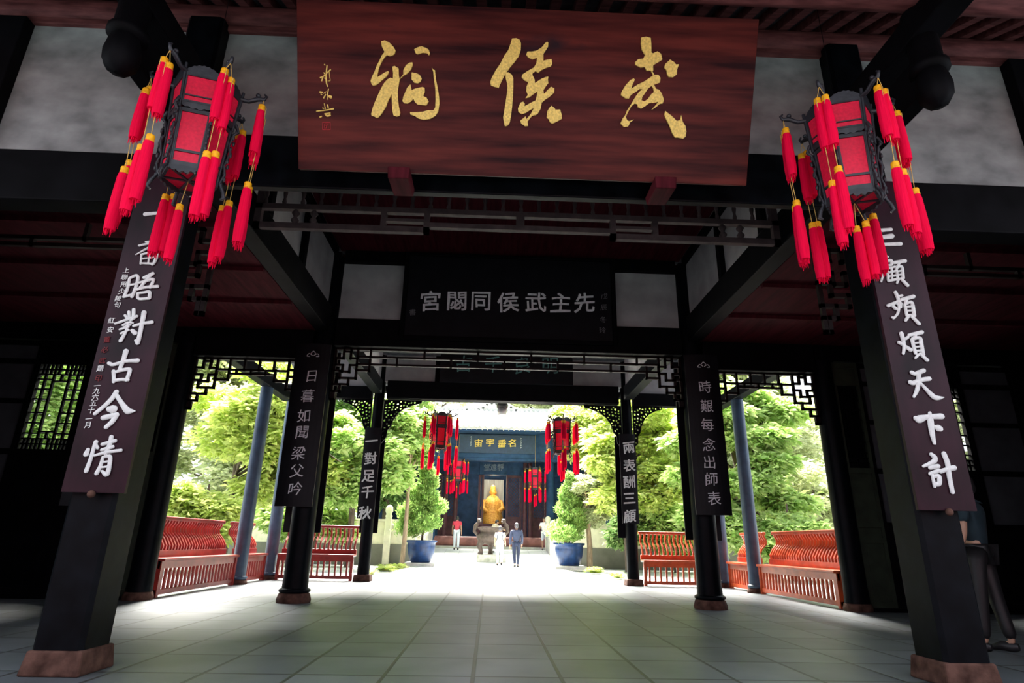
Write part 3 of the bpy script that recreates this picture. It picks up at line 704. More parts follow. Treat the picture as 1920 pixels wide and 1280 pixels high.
def round_column(name, x, y, r, top, label, mt, base='drum', ring=True, br=.26, bh=.14):
    t = thing(name, label, 'column', (x, y, 0))
    p = MB()
    if base == 'drum':
        p.lathe([(br, 0), (br * 1.02, bh * .3), (br * .9, bh), (.02, bh)], (x, y, 0), 24)
    else:
        p.hexa([(x - br, y - br, 0), (x + br, y - br, 0), (x + br, y + br, 0), (x - br, y + br, 0),
                (x - br * .92, y - br * .9, bh), (x + br * .92, y - br * .92, bh * 1.05), (x + br * .9, y + br * .92, bh), (x - br * .92, y + br * .92, bh * .96)])
    p.build('plinth', 'plinth', t, bevel=.015)
    s = MB().lathe([(r * 1.06, bh), (r, bh + .25), (r * .96, top)], (x, y, 0), 24)
    s.build('shaft', mt, t)
    if ring:
        MB().lathe([(r * 1.10, bh), (r * 1.25, bh + .02), (r * 1.25, bh + .05), (r * 1.08, bh + .07)], (x, y, 0), 24).build('ring_moulding', mt, t)
    return t
round_column('column', -3.33, 10.3, .195, 6.0, 'thick round black column hung with a seven character board, left side of the inner bay', 'lacquer')
round_column('column', 3.33, 10.3, .195, 6.0, 'thick round black column hung with a seven character board, right side of the inner bay', 'lacquer')
round_column('column', -3.33, 15.7, .145, 6.1, 'slim round column hung with a five character board, by the left end of the courtyard opening', 'lacquer', 'block', False, .21, .15)
round_column('column', 3.33, 15.7, .145, 6.1, 'slim round column hung with a five character board, by the right end of the courtyard opening', 'lacquer', 'block', False, .21, .15)
round_column('porch_column', -5.66, 13.95, .15, 4.34, 'blue-sheen painted round porch column standing between the left side benches', 'blue_sheen', 'drum', True, .2, .1)
round_column('porch_column', 5.66, 13.95, .15, 4.34, 'blue-sheen painted round porch column standing between the right side benches', 'blue_sheen', 'drum', True, .2, .1)
round_column('porch_column', -5.62, 15.72, .15, 4.5, 'blue-sheen painted round porch column at the far left corner, half hidden by a couplet board', 'blue_sheen', 'drum', True, .2, .1)
round_column('porch_column', 5.62, 15.72, .15, 4.5, 'blue-sheen painted round porch column at the far right corner of the porch', 'blue_sheen', 'drum', True, .2, .1)
round_column('porch_column', -5.76, 10.32, .18, 4.5, 'black round column at the near end of the left side bench', 'lacquer', 'drum', False, .22, .12)
round_column('porch_column', 5.76, 10.32, .18, 4.5, 'black round column at the near end of the right side bench', 'lacquer', 'drum', False, .22, .12)

# ================================================================ PENDANT POSTS UNDER THE EAVE
for sx, nm in ((-1, 'left'), (1, 'right')):
    x = sx * 3.24
    t = thing('pendant_post', 'dark carved pendant post hanging under the front eave, %s of the great plaque' % nm, 'post', (x, 3.78, 4.33))
    MB().lathe([(.02, 4.33), (.08, 4.35), (.118, 4.41), (.128, 4.50), (.118, 4.58), (.10, 4.65)], (x, 3.78, 0), 20, wob=lambda a, j: 1 + .05 * cos(8 * a)).build('carved_bud', 'black_wood', t)
    MB().lathe([(.10, 4.65), (.145, 4.67), (.145, 4.72), (.115, 4.75), (.115, 5.28)], (x, 3.78, 0), 20).build('shaft', 'black_wood', t)
    beam(x - .075, x + .075, 3.86, 4.82, 4.50, 4.84, 'black_wood')
    beam(x - .12, x + .12, 2.7, 4.82, 4.98, 5.22, 'black_wood')

# ================================================================ PLAQUES
t = thing('plaque', 'great red brown wooden plaque with three large gold characters, leaning out over the entrance', 'plaque', (-.04, 4.6, 4.08))
PB, PT = Vector((0, 4.6, 4.08)), Vector((0, 3.98, 5.38))
PV = (PT - PB).normalized()
PN = Vector((1, 0, 0)).cross(PV)
if PN.y > 0:
    PN = -PN
def FP(u, v, w):
    q = PB + PV * v + PN * w
    return (u, q.y, q.z)
MB().frame_box(FP, -2.07, 1.99, 0, 1.44, -.055, 0).build('board', 'plaque_wood', t, bevel=.006)
for i0, i1 in ((0, 8), (8, 12), (12, 15)):
    b = MB()
    for loops in GOLD_POLYGONS[i0:i1]:
        b.prism(loops, FP, -.002, .016)
    b.build('gold_character', 'gold', t)
b = MB()
for st in SIGNATURE:
    b.brush(st, FP, .006)
b.build('signature', 'gold', t)
b = MB()
for st in SEAL:
    b.brush(st, FP, .005)
b.build('seal', 'red_seal', t)
for x, nm in ((-1.16, 'left'), (1.22, 'right')):
    o = MB().hexa([(x - .09, 4.52, 3.97), (x + .09, 4.52, 3.97), (x + .09, 4.86, 4.00), (x - .09, 4.86, 4.00),
                   (x - .10, 4.50, 4.078), (x + .10, 4.50, 4.078), (x + .10, 4.86, 4.078), (x - .10, 4.86, 4.078)]).build('plaque_bracket', 'ceiling_red', bevel=.01)
    tag(o, 'small dark bracket holding the lower edge of the great plaque, %s one' % nm, 'bracket')

t = thing('plaque', 'black board with seven pale characters set between two plaster panels', 'plaque', (0, 10.06, 4.4))
def FQ(u, v, w):
    return (u, 10.06 - w, v)
MB().box(-1.90, 1.86, 10.06, 10.13, 4.42, 6.0).build('board', 'black_board', t, bevel=.008)
fr = MB()
for a, b_, c, d in ((-1.98, -1.90, 4.34, 6.06), (1.86, 1.94, 4.34, 6.06), (-1.90, 1.86, 4.34, 4.42), (-1.90, 1.86, 6.0, 6.06)):
    fr.box(a, b_, 10.03, 10.125, c, d)
fr.build('frame', 'black_wood', t, bevel=.01)
inscribe(t, PALACE, .41, FQ, 'grey_paint', .016, .06)
inscribe(t, PALACE_SMALL, .13, FQ, mat('dim_grey_paint', (.16, .16, .17), .7), .0, name='small_character')

t = thing('plaque', 'dark board with faded teal characters half hidden behind the thin hanging rails', 'plaque', (0, 15.4, 4.95))
MB().box(-1.72, 1.86, 15.38, 15.45, 4.98, 6.0).build('board', 'black_board', t, bevel=.008)
inscribe(t, [('古', -1.1, 5.5), ('千', -.3, 5.5), ('良', .5, 5.5), ('明', 1.25, 5.5)], .5, facing(15.38), 'teal_paint', .0)

def couplet(x, y, w, z0, z1, label, cap=True, curved=.0):
    t = thing('couplet_board', label, 'board', (x, y, z0))
    p = []
    n = 8
    b = MB()
    for i in range(n):
        u0, u1 = -w / 2 + w * i / n, -w / 2 + w * (i + 1) / n
        d0, d1 = curved * (2 * u0 / w) ** 2, curved * (2 * u1 / w) ** 2
        b.hexa([(x + u0, y + d0, z0), (x + u1, y + d1, z0), (x + u1, y + d1 + .03, z0), (x + u0, y + d0 + .03, z0),
                (x + u0, y + d0, z1), (x + u1, y + d1, z1), (x + u1, y + d1 + .03, z1), (x + u0, y + d0 + .03, z1)])
    b.build('board', 'couplet' if cap else 'black_board', t)
    if cap:
        MB().ball((x, y - .01, z0 - .012), (.028, .03, .03)).build('peg', 'plinth', t)
    return t
F = facing(4.765)
t = couplet(-3.30, 4.768, .475, 1.255, 4.30, 'tall maroon board with white characters and a column of small script, behind left lantern')
inscribe_strokes(t, LEFT_COUPLET, F, 'white_paint')
inscribe(t, SMALL_TEXT, .056, F, 'white_paint', .012, name='small_character')
inscribe(t, RED_TEXT, .056, F, mat('faded_red_script', (.16, .010, .014), .7), .012, name='red_character')
t = couplet(3.37, 4.768, .475, 1.255, 4.30, 'tall maroon board with large white characters only, behind the right near lantern')
inscribe_strokes(t, RIGHT_COUPLET, F, 'white_paint')

def motif(mb, F, u, v, s):
    for du in (-1, 1):
        mb.brush([(u + du * .1 * s, v, .012), (u + du * .55 * s, v + .25 * s, .012), (u + du * .8 * s, v - .1 * s, .012), (u + du * .45 * s, v - .15 * s, .01)], F, .005)
    mb.brush([(u - .3 * s, v + .3 * s, .012), (u, v + .6 * s, .012), (u + .3 * s, v + .3 * s, .012)], F, .005)
for x, TXT, nm in ((-3.45, MID_LEFT, 'left'), (3.43, MID_RIGHT, 'right')):
    F = facing(10.0)
    t = couplet(x, 10.0, .60, 1.44, 4.2, 'black board with thin pale characters on the %s thick round column' % nm, False, .05)
    inscribe(t, TXT, .235, F, 'grey_paint', .004, .08)
    b = MB()
    motif(b, F, x + .02, 3.98, .13)
    b.build('cloud_motif', 'grey_paint', t)
    t = couplet(x * .985, 10.53, .62, 1.05, 4.2, 'blank black board edge behind the %s thick round column, facing the courtyard' % nm, False, -.03)
for x, TXT, nm in ((-3.365, BACK_LEFT, 'left'), (3.28, BACK_RIGHT, 'right')):
    F = facing(15.45)
    t = couplet(x, 15.45, .42, 1.45, 3.72, 'narrow black board with bold white characters at the %s edge of the courtyard opening' % nm, False, .03)
    inscribe(t, TXT, .33, F, 'white_paint', .022, .10)
    couplet(x * .99, 15.87, .46, 1.12, 3.72, 'narrow dark board edge behind the slim column, %s edge of the courtyard opening' % nm, False, -.03)

# ================================================================ HANGING LATTICES
def bars(mb, F, segs, t, w):
    for (u0, v0), (u1, v1) in segs:
        mb.frame_box(F, min(u0, u1) - t / 2, max(u0, u1) + t / 2, min(v0, v1) - t / 2, max(v0, v1) + t / 2, -w / 2, w / 2)
def corner_segs():
    c, cv, a, L = 1.8, 2.1, .55, 1.62
    P = [(c - a, cv - L), (c + a, cv - L), (c + a, cv - a), (c + L, cv - a), (c + L, cv + a), (c + a, cv + a), (c + a, cv + L), (c - a, cv + L), (c - a, cv + a), (c - L, cv + a), (c - L, cv - a), (c - a, cv - a)]
    s = [(P[i], P[(i + 1) % 12]) for i in range(12)]
    def path(*q):
        return [(q[i], q[i + 1]) for i in range(len(q) - 1)]
    s += path((3.42, 2.6), (3.42, 4.75), (.95, 4.75), (.95, 3.6), (0, 3.6))
    s += path((2.35, 4.75), (2.35, 5.75), (0, 5.75)) + path((1.15, 5.75), (1.15, 6.85), (0, 6.85)) + path((.4, 6.85), (.4, 8.1), (0, 8.1))
    s += path((3.42, 3.45), (5.4, 3.45), (5.4, 1.7))
    s += path((0, 0), (0, 8.1)) + path((1.25, .0), (1.25, .5)) + path((2.35, 0), (2.35, .5)) + path((3.42, 0), (3.42, 1.6))
    return s
def corner_lattice(name, x0, x1, y, ztop, unit, label, rails, material='lattice'):
    b = MB()
    for sgn, xo in ((1, x0), (-1, x1)):
        FF = lambda u, v, w: (xo + sgn * u * unit, y + w, ztop - v * unit)
        bars(b, FF, corner_segs(), .36, .05)
    W = (x1 - x0) / unit
    FF = lambda u, v, w: (x0 + u * unit, y + w, ztop - v * unit)
    segs = [((0, 0), (W, 0))]
    for v, i in rails:
        segs.append(((i, v), (W - i, v)))
    u = 5.4
    k = 0
    while u < W - 5.3 and len(rails) > 1:
        segs.append(((u, 0 if k % 2 == 0 else rails[0][0]), (u, rails[0][0] if k % 2 == 0 else rails[1][0])))
        u += 1.15 if W < 22 else 4.2
        k += 1
    bars(b, FF, segs, .32, .05)
    o = b.build(name, material)
    return o
o = corner_lattice('hanging_lattice', -3.12, 3.12, 10.3, 4.21, .115, '', [(1.25, 3.42), (2.45, 3.42)])
tag(o, 'dark hanging lattice with thin double rails under the board with seven pale characters', 'lattice')
o = corner_lattice('hanging_lattice', -5.56, -3.54, 10.3, 3.96, .112, '', [(1.75, 3.42), (2.4, 5.4)])
tag(o, 'dark stepped fretwork lattice against green leaves, over the left side benches', 'lattice')
o = corner_lattice('hanging_lattice', 3.54, 5.56, 10.3, 3.96, .112, '', [(1.75, 3.42), (2.4, 5.4)])
tag(o, 'dark stepped fretwork lattice against green leaves, over the right side benches', 'lattice')
for sx, nm in ((-1, 'left'), (1, 'right')):
    x0, x1 = sorted((sx * 3.6, sx * 9.4))
    o = corner_lattice('hanging_lattice', x0, x1, 6.4, 4.48, .14, '', [(1.75, 3.42), (2.4, 5.4)])
    tag(o, 'barely visible dark fretwork lattice high in the black %s side bay' % nm, 'lattice')
# the wide lattice right under the entrance beam
b = MB()
y, w = 6.4, .035
def hb(x0, x1, z0, z1, d=w):
    b.box(x0, x1, y - d, y + d, z0, z1)
hb(-3.2, 3.2, 5.02, 5.10)
hb(-3.2, 3.2, 4.72, 4.79)
x = -3.1
while x < 3.15:
    b.lathe([(.018, 4.79), (.028, 4.83), (.016, 4.88), (.028, 4.95), (.018, 5.02)], (x, y, 0), 8)
    x += .222
for sx in (-1, 1):
    a, c = sorted((sx * 1.10, sx * 3.2))
    hb(a, c, 4.46, 4.535)
    hb(*sorted((sx * 1.10, sx * 1.17)), 4.46, 4.72)
    hb(*sorted((sx * 1.62, sx * 1.69)), 4.535, 4.72)
    hb(*sorted((sx * 1.17, sx * 1.62)), 4.60, 4.64)
    for xx in (2.50, 2.72):
        b.lathe([(.02, 4.535), (.05, 4.58), (.02, 4.63), (.05, 4.68), (.02, 4.72)], (sx * xx, y, 0), 8)
    hb(*sorted((sx * 3.12, sx * 3.2)), 4.46, 5.10)
hb(-1.10, 1.10, 4.535, 4.60)
hb(-.05, .05, 4.60, 4.72)
o = b.build('hanging_lattice', 'lattice_light')
tag(o, 'wide brown hanging lattice with a row of little balusters, below the great plaque', 'lattice')

# carved spandrels in the corners of the back opening
def spandrel(x, sgn, label, W=1.0, H=1.15):
    b = MB()
    rr = random.Random(int(x * 100))
    FF = lambda u, v, w: (x + sgn * u, 15.62 + w, 4.50 - v)
    out = [(0, 0), (W, 0), (W * .98, .07), (W * .78, .12), (W * .55, .22), (W * .40, .34), (W * .28, .52), (W * .22, .72), (W * .14, .82), (W * .13, 1.0), (W * .02, H), (0, H)]
    holes = []
    def inside(p):
        c = False
        j = len(out) - 1
        for i in range(len(out)):
            if (out[i][1] > p[1]) != (out[j][1] > p[1]) and p[0] < (out[j][0] - out[i][0]) * (p[1] - out[i][1]) / (out[j][1] - out[i][1]) + out[i][0]:
                c = not c
            j = i
        return c
    cen = []
    for _ in range(1500):
        p = (rr.uniform(.03, W), rr.uniform(.03, H))
        r = rr.uniform(.022, .036)
        if all(inside((p[0] + r * 1.5 * cos(a), p[1] + r * 1.5 * sin(a))) for a in np.linspace(0, 6.28, 9)) and all((p[0] - q[0]) ** 2 + (p[1] - q[1]) ** 2 > (r + q[2] + .014) ** 2 for q in cen):
            cen.append((*p, r))
    for u, v, r in cen:
        k = rr.uniform(.7, 1.2)
        ph = rr.uniform(0, 3)
        holes.append([(u + r * (1 + .25 * cos(3 * a + ph)) * cos(a), v + r * k * sin(a)) for a in np.linspace(0, 2 * pi, 9)[:-1]])
    b.prism([out] + holes, FF, -.03, .03)
    o = b.build('carved_spandrel', 'black_wood')
    tag(o, label, 'bracket')
for sx, nm in ((-1, 'left'), (1, 'right')):
    spandrel(sx * 3.17, -sx, 'openwork carved spandrel rounding the %s top corner of the courtyard opening' % nm)
    spandrel(sx * 3.49, sx, 'openwork carved spandrel on the outer side of the slim column, %s of the courtyard opening' % nm, .8, 1.1)

# ================================================================ PALACE LANTERNS
def hexpt(R, a, z):
    return (R * cos(a), R * sin(a), z)
A6 = [radians(-120 + 60 * i) for i in range(6)]          # corner directions; the face towards -y is the first
def make_lantern(loc, label, group, rope_top, spread=1.0, seed=1, rot=0.0):
    """six sided two tier lantern, built about its arm level (local z = 0)"""
    rr = random.Random(seed)
    t = thing('palace_lantern', label, 'lantern', (0, 0, 0), group)
    tiers = [(-.345, -.075, .245, .262), (-.93, -.40, .210, .232)]
    fr = MB()
    def face(k, z0, z1, R0, R1):
        a0, a1 = A6[k], A6[(k + 1) % 6]
        def FF(u, v, w):
            R = R0 + (R1 - R0) * v
            p = Vector(hexpt(R, a0, z0 + (z1 - z0) * v)).lerp(Vector(hexpt(R, a1, z0 + (z1 - z0) * v)), u)
            am = (a0 + a1) / 2 if a1 > a0 else (a0 + a1 + 2 * pi) / 2
            return p + Vector((cos(am), sin(am), 0)) * w
        return FF
    pans = []
    for z0, z1, R0, R1 in tiers:
        for k in range(6):
            FF = face(k, z0, z1, R0, R1)
            e = .075
            fr.frame_box(FF, 0, e, 0, 1, -.012, .012)
            fr.frame_box(FF, 1 - e, 1, 0, 1, -.012, .012)
            fr.frame_box(FF, e, 1 - e, 0, .07, -.012, .012)
            fr.frame_box(FF, e, 1 - e, .94, 1, -.012, .012)
            if R0 < .25:
                fr.frame_box(FF, e, 1 - e, .235, .275, -.012, .012)
                pans.append(MB().frame_box(FF, e, 1 - e, .07, .235, -.003, .003))
                pans.append(MB().frame_box(FF, e, 1 - e, .275, .94, -.003, .003))
            else:
                pans.append(MB().frame_box(FF, e, 1 - e, .07, .94, -.003, .003))
    # arched crest over the crown, scalloped skirts under both tiers
    for k in range(6):
        FF = face(k, -.075, .0, .262, .272)
        crest = [(0, 0), (1, 0)] + [(1 - u, .25 + .95 * sin(pi * u) ** .7 + .10 * sin(7 * pi * u) ** 2) for u in np.linspace(0, 1, 15)]
        fr.prism([crest], FF, -.012, .012)
        for (za, zb, Ra, Rb, amp) in ((-.405, -.345, .238, .245, .45), (-1.0, -.93, .217, .213, .5)):
            FF = face(k, za, zb, Ra, Rb)
            sk = [(0, 1), (1, 1)] + [(1 - u, .45 * (1 - sin(pi * u)) - .0 + amp * (.5 + .5 * cos(8 * pi * u)) * .5) for u in np.linspace(0, 1, 25)]
            fr.prism([sk], FF, -.01, .01)
    # slab between the tiers, under the body and at the roof
    for zz, R in ((-.40, .235), (-.075, .25)):
        fr.prism([[(R * cos(a), R * sin(a)) for a in A6]], lambda u, v, w: (u, v, zz + w), 0, .012)
    for k in range(6):
        fr.tube([hexpt(.248, A6[k], -.40), hexpt(.278, A6[k], .02)], .014, 6)
        fr.tube([hexpt(.213, A6[k], -.97), hexpt(.236, A6[k], -.40)], .014, 6)
        fr.bar(hexpt(.0, A6[k], -.95), hexpt(.22, A6[k], -.95), .018, .018)
    fr.build('frame', 'lantern_wood', t)
    for p in pans:
        p.build('silk_panel', 'silk', t)
    MB().prism([[(.205 * cos(a), .205 * sin(a)) for a in A6]], lambda u, v, w: (u, v, -.945 + w), 0, .006).build('bottom_panel', 'silk', t)
    for k in range(6):
        a = A6[k]
        b = MB()
        b.tube([hexpt(.26, a, -.05), hexpt(.33, a, -.055), hexpt(.40, a, -.01), hexpt(.455, a, .0), hexpt(.47, a, .035), hexpt(.45, a, .055)], [.022, .018, .021, .016, .013, .008], 8)
        b.ball(hexpt(.40, a, .028), .022, 8, 6)
        b.ball(hexpt(.445, a, -.006), .017, 8, 6)
        b.build('carved_arm', 'lantern_wood', t)
        # carved scroll strips hanging from crown and body corners
        b = MB()
        n = 11
        for i in range(n):
            f = i / (n - 1)
            R = .29 - .03 * f + .012 * (i % 2)
            z = -.34 - .60 * f
            c = Vector(hexpt(R - .015, a, z))
            b.ball(c, (.013, .013, .026), 6, 5)
        b.tube([hexpt(.27, a, -.33), hexpt(.30, a, -.40), hexpt(.265, a, -.43), hexpt(.245, a, -.55), hexpt(.268, a, -.62), hexpt(.24, a, -.75), hexpt(.258, a, -.84), hexpt(.232, a, -.93), hexpt(.27, a, -1.0), hexpt(.285, a, -1.06), hexpt(.26, a, -1.08)], [.016, .012, .014, .01, .014, .01, .013, .012, .017, .019, .010], 6)
        b.build('carved_strip', 'lantern_wood', t)
    def tassel(px, py, ztop, L, r, strings):
        ph = rr.uniform(0, 6)
        b = MB()
        nseg = 30
        prof = [(r * .72, ztop - .05), (r * .9, ztop - .09), (r * 1.02, ztop - L * .5), (r * 1.08, ztop - L * .8), (r * .95, ztop - L)]
        b.lathe(prof, (px, py, 0), nseg, wob=lambda a, j: 1 + .085 * cos(15 * a + ph) + .05 * cos(3 * a + ph * 2 + j))
        for i in range(20):
            a = ph + i * 2.4
            q = r * rr.uniform(.25, .85)
            b.tube([(px + q * cos(a), py + q * sin(a), ztop - L * .92), (px + q * cos(a) * 1.05, py + q * sin(a) * 1.05, ztop - L - rr.uniform(.005, .055))], [.0065, .002], 4)
        o = b.build('tassel', 'tassel', t)
        c = MB().lathe([(r * .35, ztop + .004), (r * .74, ztop - .004), (r * .80, ztop - .02), (r * .72, ztop - .028), (r * .80, ztop - .04), (r * .82, ztop - .062), (r * .3, ztop - .066)], (px, py, 0), 14)
        c.build('cap', 'cap', o)
        s = MB()
        for s0 in strings:
            s.tube([s0, (px, py, ztop)], .0032, 5)
        s.build('cord', 'cord', o)
    for k in range(6):
        a = A6[k]
        tip = Vector(hexpt(.452, a, -.012))
        tg = Vector((-sin(a), cos(a), 0))
        d1, d2 = rr.uniform(-.02, .02), rr.uniform(-.02, .02)
        for sgn in (-1, 1):
            q = tip + tg * sgn * .031
            z1 = -.125 + (d1 if sgn > 0 else -d1) - .02 * sgn
            L1 = .50
            tassel(q.x, q.y, z1, L1, .038, [tip])
            q2 = tip + tg * sgn * .030 + Vector((cos(a), sin(a), 0)) * .004
            z2 = -.89 + d2 * 3 * sgn
            tassel(q2.x, q2.y, z2, .57, .039, [Vector((q2.x + .034 * cos(a), q2.y + .034 * sin(a), z1 - .02)), ])
    tassel(-.02, 0, -1.18, .50, .036, [Vector((0, 0, -.95))])
    if seed % 2 == 0:
        tassel(.055, .0, -1.14, .50, .036, [Vector((0, 0, -.95))])
    b = MB()
    b.tube([(0, 0, -.07), (0, 0, rope_top)], .003, 6)
    for k in range(6):
        b.tube([hexpt(.24, A6[k], .02), (0, 0, .10)], .002, 4)
    b.build('hanging_cord', 'black_wood', t)
    t.location = loc
    t.rotation_euler = (0, 0, radians(rot))
    t.scale = (.95, .95, .95)
    return t
lantL = make_lantern((-2.72, 4.12, 4.51), 'large red palace lantern with long tassels hanging in front of the left couplet board', 'pair of near lanterns', 1.28, seed=1, rot=15)
lantR = make_lantern((2.63, 4.12, 4.53), 'large red palace lantern with long tassels hanging in front of the right couplet board', 'pair of near lanterns', 1.28, seed=2, rot=-17)

# ================================================================ BENCHES WITH CURVED BACKS
def bench(a, b, out, label, material, ends=(True, True)):
    """bench along a->b (plan points of its inner seat edge), out = unit vector to its back"""
    a, b, out = Vector((*a, 0)), Vector((*b, 0)), Vector((*out, 0))
    L = (b - a).length
    d = (b - a).normalized()
    t = thing('curved_back_bench', label, 'bench', a, 'red benches with curved slat backs')
    def FF(u, v, w):
        q = a + d * u + out * v
        return (q.x, q.y, w)
    MB().frame_box(FF, 0, L, 0, .36, .555, .605).build('seat', material, t, bevel=.012)
    MB().frame_box(FF, 0, L, .06, .10, .44, .555).build('apron', material, t)
    MB().frame_box(FF, 0, L, .05, .12, .04, .12).build('bottom_rail', material, t, bevel=.006)
    MB().frame_box(FF, 0, L, .30, .37, .605, .72).build('back_rail', material, t, bevel=.006)
    bl = MB()
    n = int(L / .14)
    for i in range(1, n):
        u = L * i / n
        bl.frame_box(FF, u - .022, u + .022, .065, .105, .12, .44)
    bl.build('balusters', material, t)
    sl = MB()
    n = int(L / .105)
    for i in range(n):
        u = L * (i + .5) / n
        pts = [(.34, .70), (.33, .80), (.40, .92), (.50, 1.02), (.515, 1.10), (.47, 1.18), (.46, 1.24)]
        for (v0, z0), (v1, z1) in zip(pts, pts[1:]):
            th = .020
            sl.hexa([FF(u - .02, v0 - th, z0), FF(u + .02, v0 - th, z0), FF(u + .02, v0 + th, z0), FF(u - .02, v0 + th, z0),
                     FF(u - .02, v1 - th, z1), FF(u + .02, v1 - th, z1), FF(u + .02, v1 + th, z1), FF(u - .02, v1 + th, z1)])
    sl.build('backrest_slats', material, t)
    MB().frame_box(FF, 0, L, .41, .51, 1.22, 1.29).build('top_rail', material, t, bevel=.015)
    for e, u in ((ends[0], 0), (ends[1], L - .07)):
        if e:
            MB().frame_box(FF, u, u + .07, .04, .13, 0, .555).build('end_post', material, t)
    return t
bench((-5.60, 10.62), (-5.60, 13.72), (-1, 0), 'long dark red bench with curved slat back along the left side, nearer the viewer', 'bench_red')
bench((-5.60, 14.18), (-5.60, 15.48), (-1, 0), 'short dark red bench with curved slat back behind the left blue-sheen porch column', 'bench_red')
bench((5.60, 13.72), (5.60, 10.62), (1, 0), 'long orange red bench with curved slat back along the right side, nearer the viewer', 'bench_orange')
bench((5.60, 15.48), (5.60, 14.18), (1, 0), 'short orange red bench with curved slat back behind the right blue-sheen porch column', 'bench_orange')
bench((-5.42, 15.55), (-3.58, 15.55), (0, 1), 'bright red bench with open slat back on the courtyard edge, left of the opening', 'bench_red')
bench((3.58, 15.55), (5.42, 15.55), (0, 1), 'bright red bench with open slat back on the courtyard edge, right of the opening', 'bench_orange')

# ================================================================ SMALL LAMP UNDER THE REAR EAVE
t = thing('hanging_lamp', 'small dark lamp with pale glass cup hanging at the top of the courtyard opening', 'lamp', (0, 17.0, 4.45))
MB().lathe([(.08, 4.62), (.155, 4.66), (.17, 4.76), (.13, 4.80), (.15, 4.86), (.12, 4.95), (.05, 5.0)], (0, 17.0, 0), 18).build('housing', 'metal_dark', t)
MB().lathe([(.10, 4.45), (.125, 4.46), (.145, 4.62), (.10, 4.64)], (0, 17.0, 0), 18).build('glass_cup', 'glass', t)
MB().tube([(0, 17.0, 4.98), (0, 17.0, 5.2)], .02, 8).build('stem', 'metal_dark', t)

# ================================================================ COURTYARD: WALLS, POTS, CENSER
for sx, nm in ((-1, 'left'), (1, 'right')):
    xi = -3.45 if sx < 0 else 3.15
    a, b = sorted((sx * 12, xi))
    struct(MB().box(a, b, 27.0, 27.45, -.1, .80).build('wall_garden_block_' + nm, 'block'))
    struct(MB().box(a, b, 27.05, 27.40, .80, 1.72).build('wall_garden_parapet_' + nm, 'stone_cream'))
    trim(MB().box(a, b, 26.98, 27.47, 1.72, 1.82), 'stone_cream', .02)
    # parapet climbing beside the ramp
    xw = -3.30 if sx < 0 else 2.72
    x0, x1 = sorted((xw, xw + sx * .22))
    t = thing('stone_parapet', 'pale stone parapet climbing beside the ramp to the far hall, %s side' % nm, 'parapet', (xw, 27.5, 0))
    p = MB()
    p.hexa([(x0, 27.5, -.1), (x1, 27.5, -.1), (x1, 33.0, .5), (x0, 33.0, .5), (x0, 27.5, .92), (x1, 27.5, .92), (x1, 33.0, 1.55), (x0, 33.0, 1.55)])
    p.build('slab', 'stone', t, bevel=.02)
    c = MB()
    c.hexa([(x0 - .05, 27.4, .92), (x1 + .05, 27.4, .92), (x1 + .05, 33.05, 1.55), (x0 - .05, 33.05, 1.55), (x0 - .05, 27.4, 1.05), (x1 + .05, 27.4, 1.05), (x1 + .05, 33.05, 1.68), (x0 - .05, 33.05, 1.68)])
    c.build('coping', 'stone_cream', t, bevel=.02)
    for yy, zz in ((27.6, 0), (30.3, .3), (33.0, .6)):
        q = MB().box((x0 + x1) / 2 - .14, (x0 + x1) / 2 + .14, yy - .14, yy + .14, zz - .1, zz + 1.25)
        q.lathe([(.13, zz + 1.25), (.16, zz + 1.33), (.10, zz + 1.40), (.17, zz + 1.52), (.14, zz + 1.66), (.03, zz + 1.74)], ((x0 + x1) / 2, yy, 0), 12)
        q.build('baluster_post', 'stone_cream', t)
t = thing('garden_post', 'pale carved stone post on the garden wall behind the left trunk', 'post', (-4.62, 26.95, 0))
MB().box(-4.75, -4.49, 26.68, 26.94, 0, 1.85).build('shaft', 'stone_cream', t, bevel=.02)
MB().lathe([(.12, 1.85), (.16, 1.95), (.11, 2.02), (.17, 2.16), (.14, 2.34), (.03, 2.42)], (-4.62, 26.81, 0), 14).build('finial', 'stone_cream', t)

def leaves(name, pos, direc, size, material, parent=None, wid=.42, base=(0, 0, 0), fold=.12):
    """many small folded leaves as one mesh: pos, direc (n,3); size (n,)"""
    n = len(pos)
    d = direc / (np.linalg.norm(direc, axis=1, keepdims=True) + 1e-9)
    up = RNG.normal(0, .45, (n, 3)) + np.array([0, 0, 1.0])
    w = np.cross(d, up)
    w /= np.linalg.norm(w, axis=1, keepdims=True) + 1e-9
    nn = np.cross(w, d)
    s = size[:, None]
    v0 = pos
    v2 = pos + d * s - nn * s * .10
    mid = pos + d * s * .5
    v1 = mid + w * s * wid / 2 + nn * s * fold
    v3 = mid - w * s * wid / 2 + nn * s * fold
    V = np.stack([v0, v1, v2, v3], 1).reshape(-1, 3) - np.array(base)
    me = bpy.data.meshes.new(name)
    me.vertices.add(4 * n)
    me.vertices.foreach_set('co', V.ravel())
    idx = (np.arange(n) * 4)[:, None] + np.array([0, 1, 2, 0, 2, 3])
    me.loops.add(6 * n)
    me.loops.foreach_set('vertex_index', idx.ravel())
    me.polygons.add(2 * n)
    me.polygons.foreach_set('loop_start', np.arange(2 * n) * 3)
    me.polygons.foreach_set('loop_total', np.full(2 * n, 3))
    me.materials.append(M[material])
    me.update(calc_edges=True)
    o = bpy.data.objects.new(name, me)
    COL.objects.link(o)
    if parent is not None:
        o.parent = parent
    else:
        o.location = base
    return o

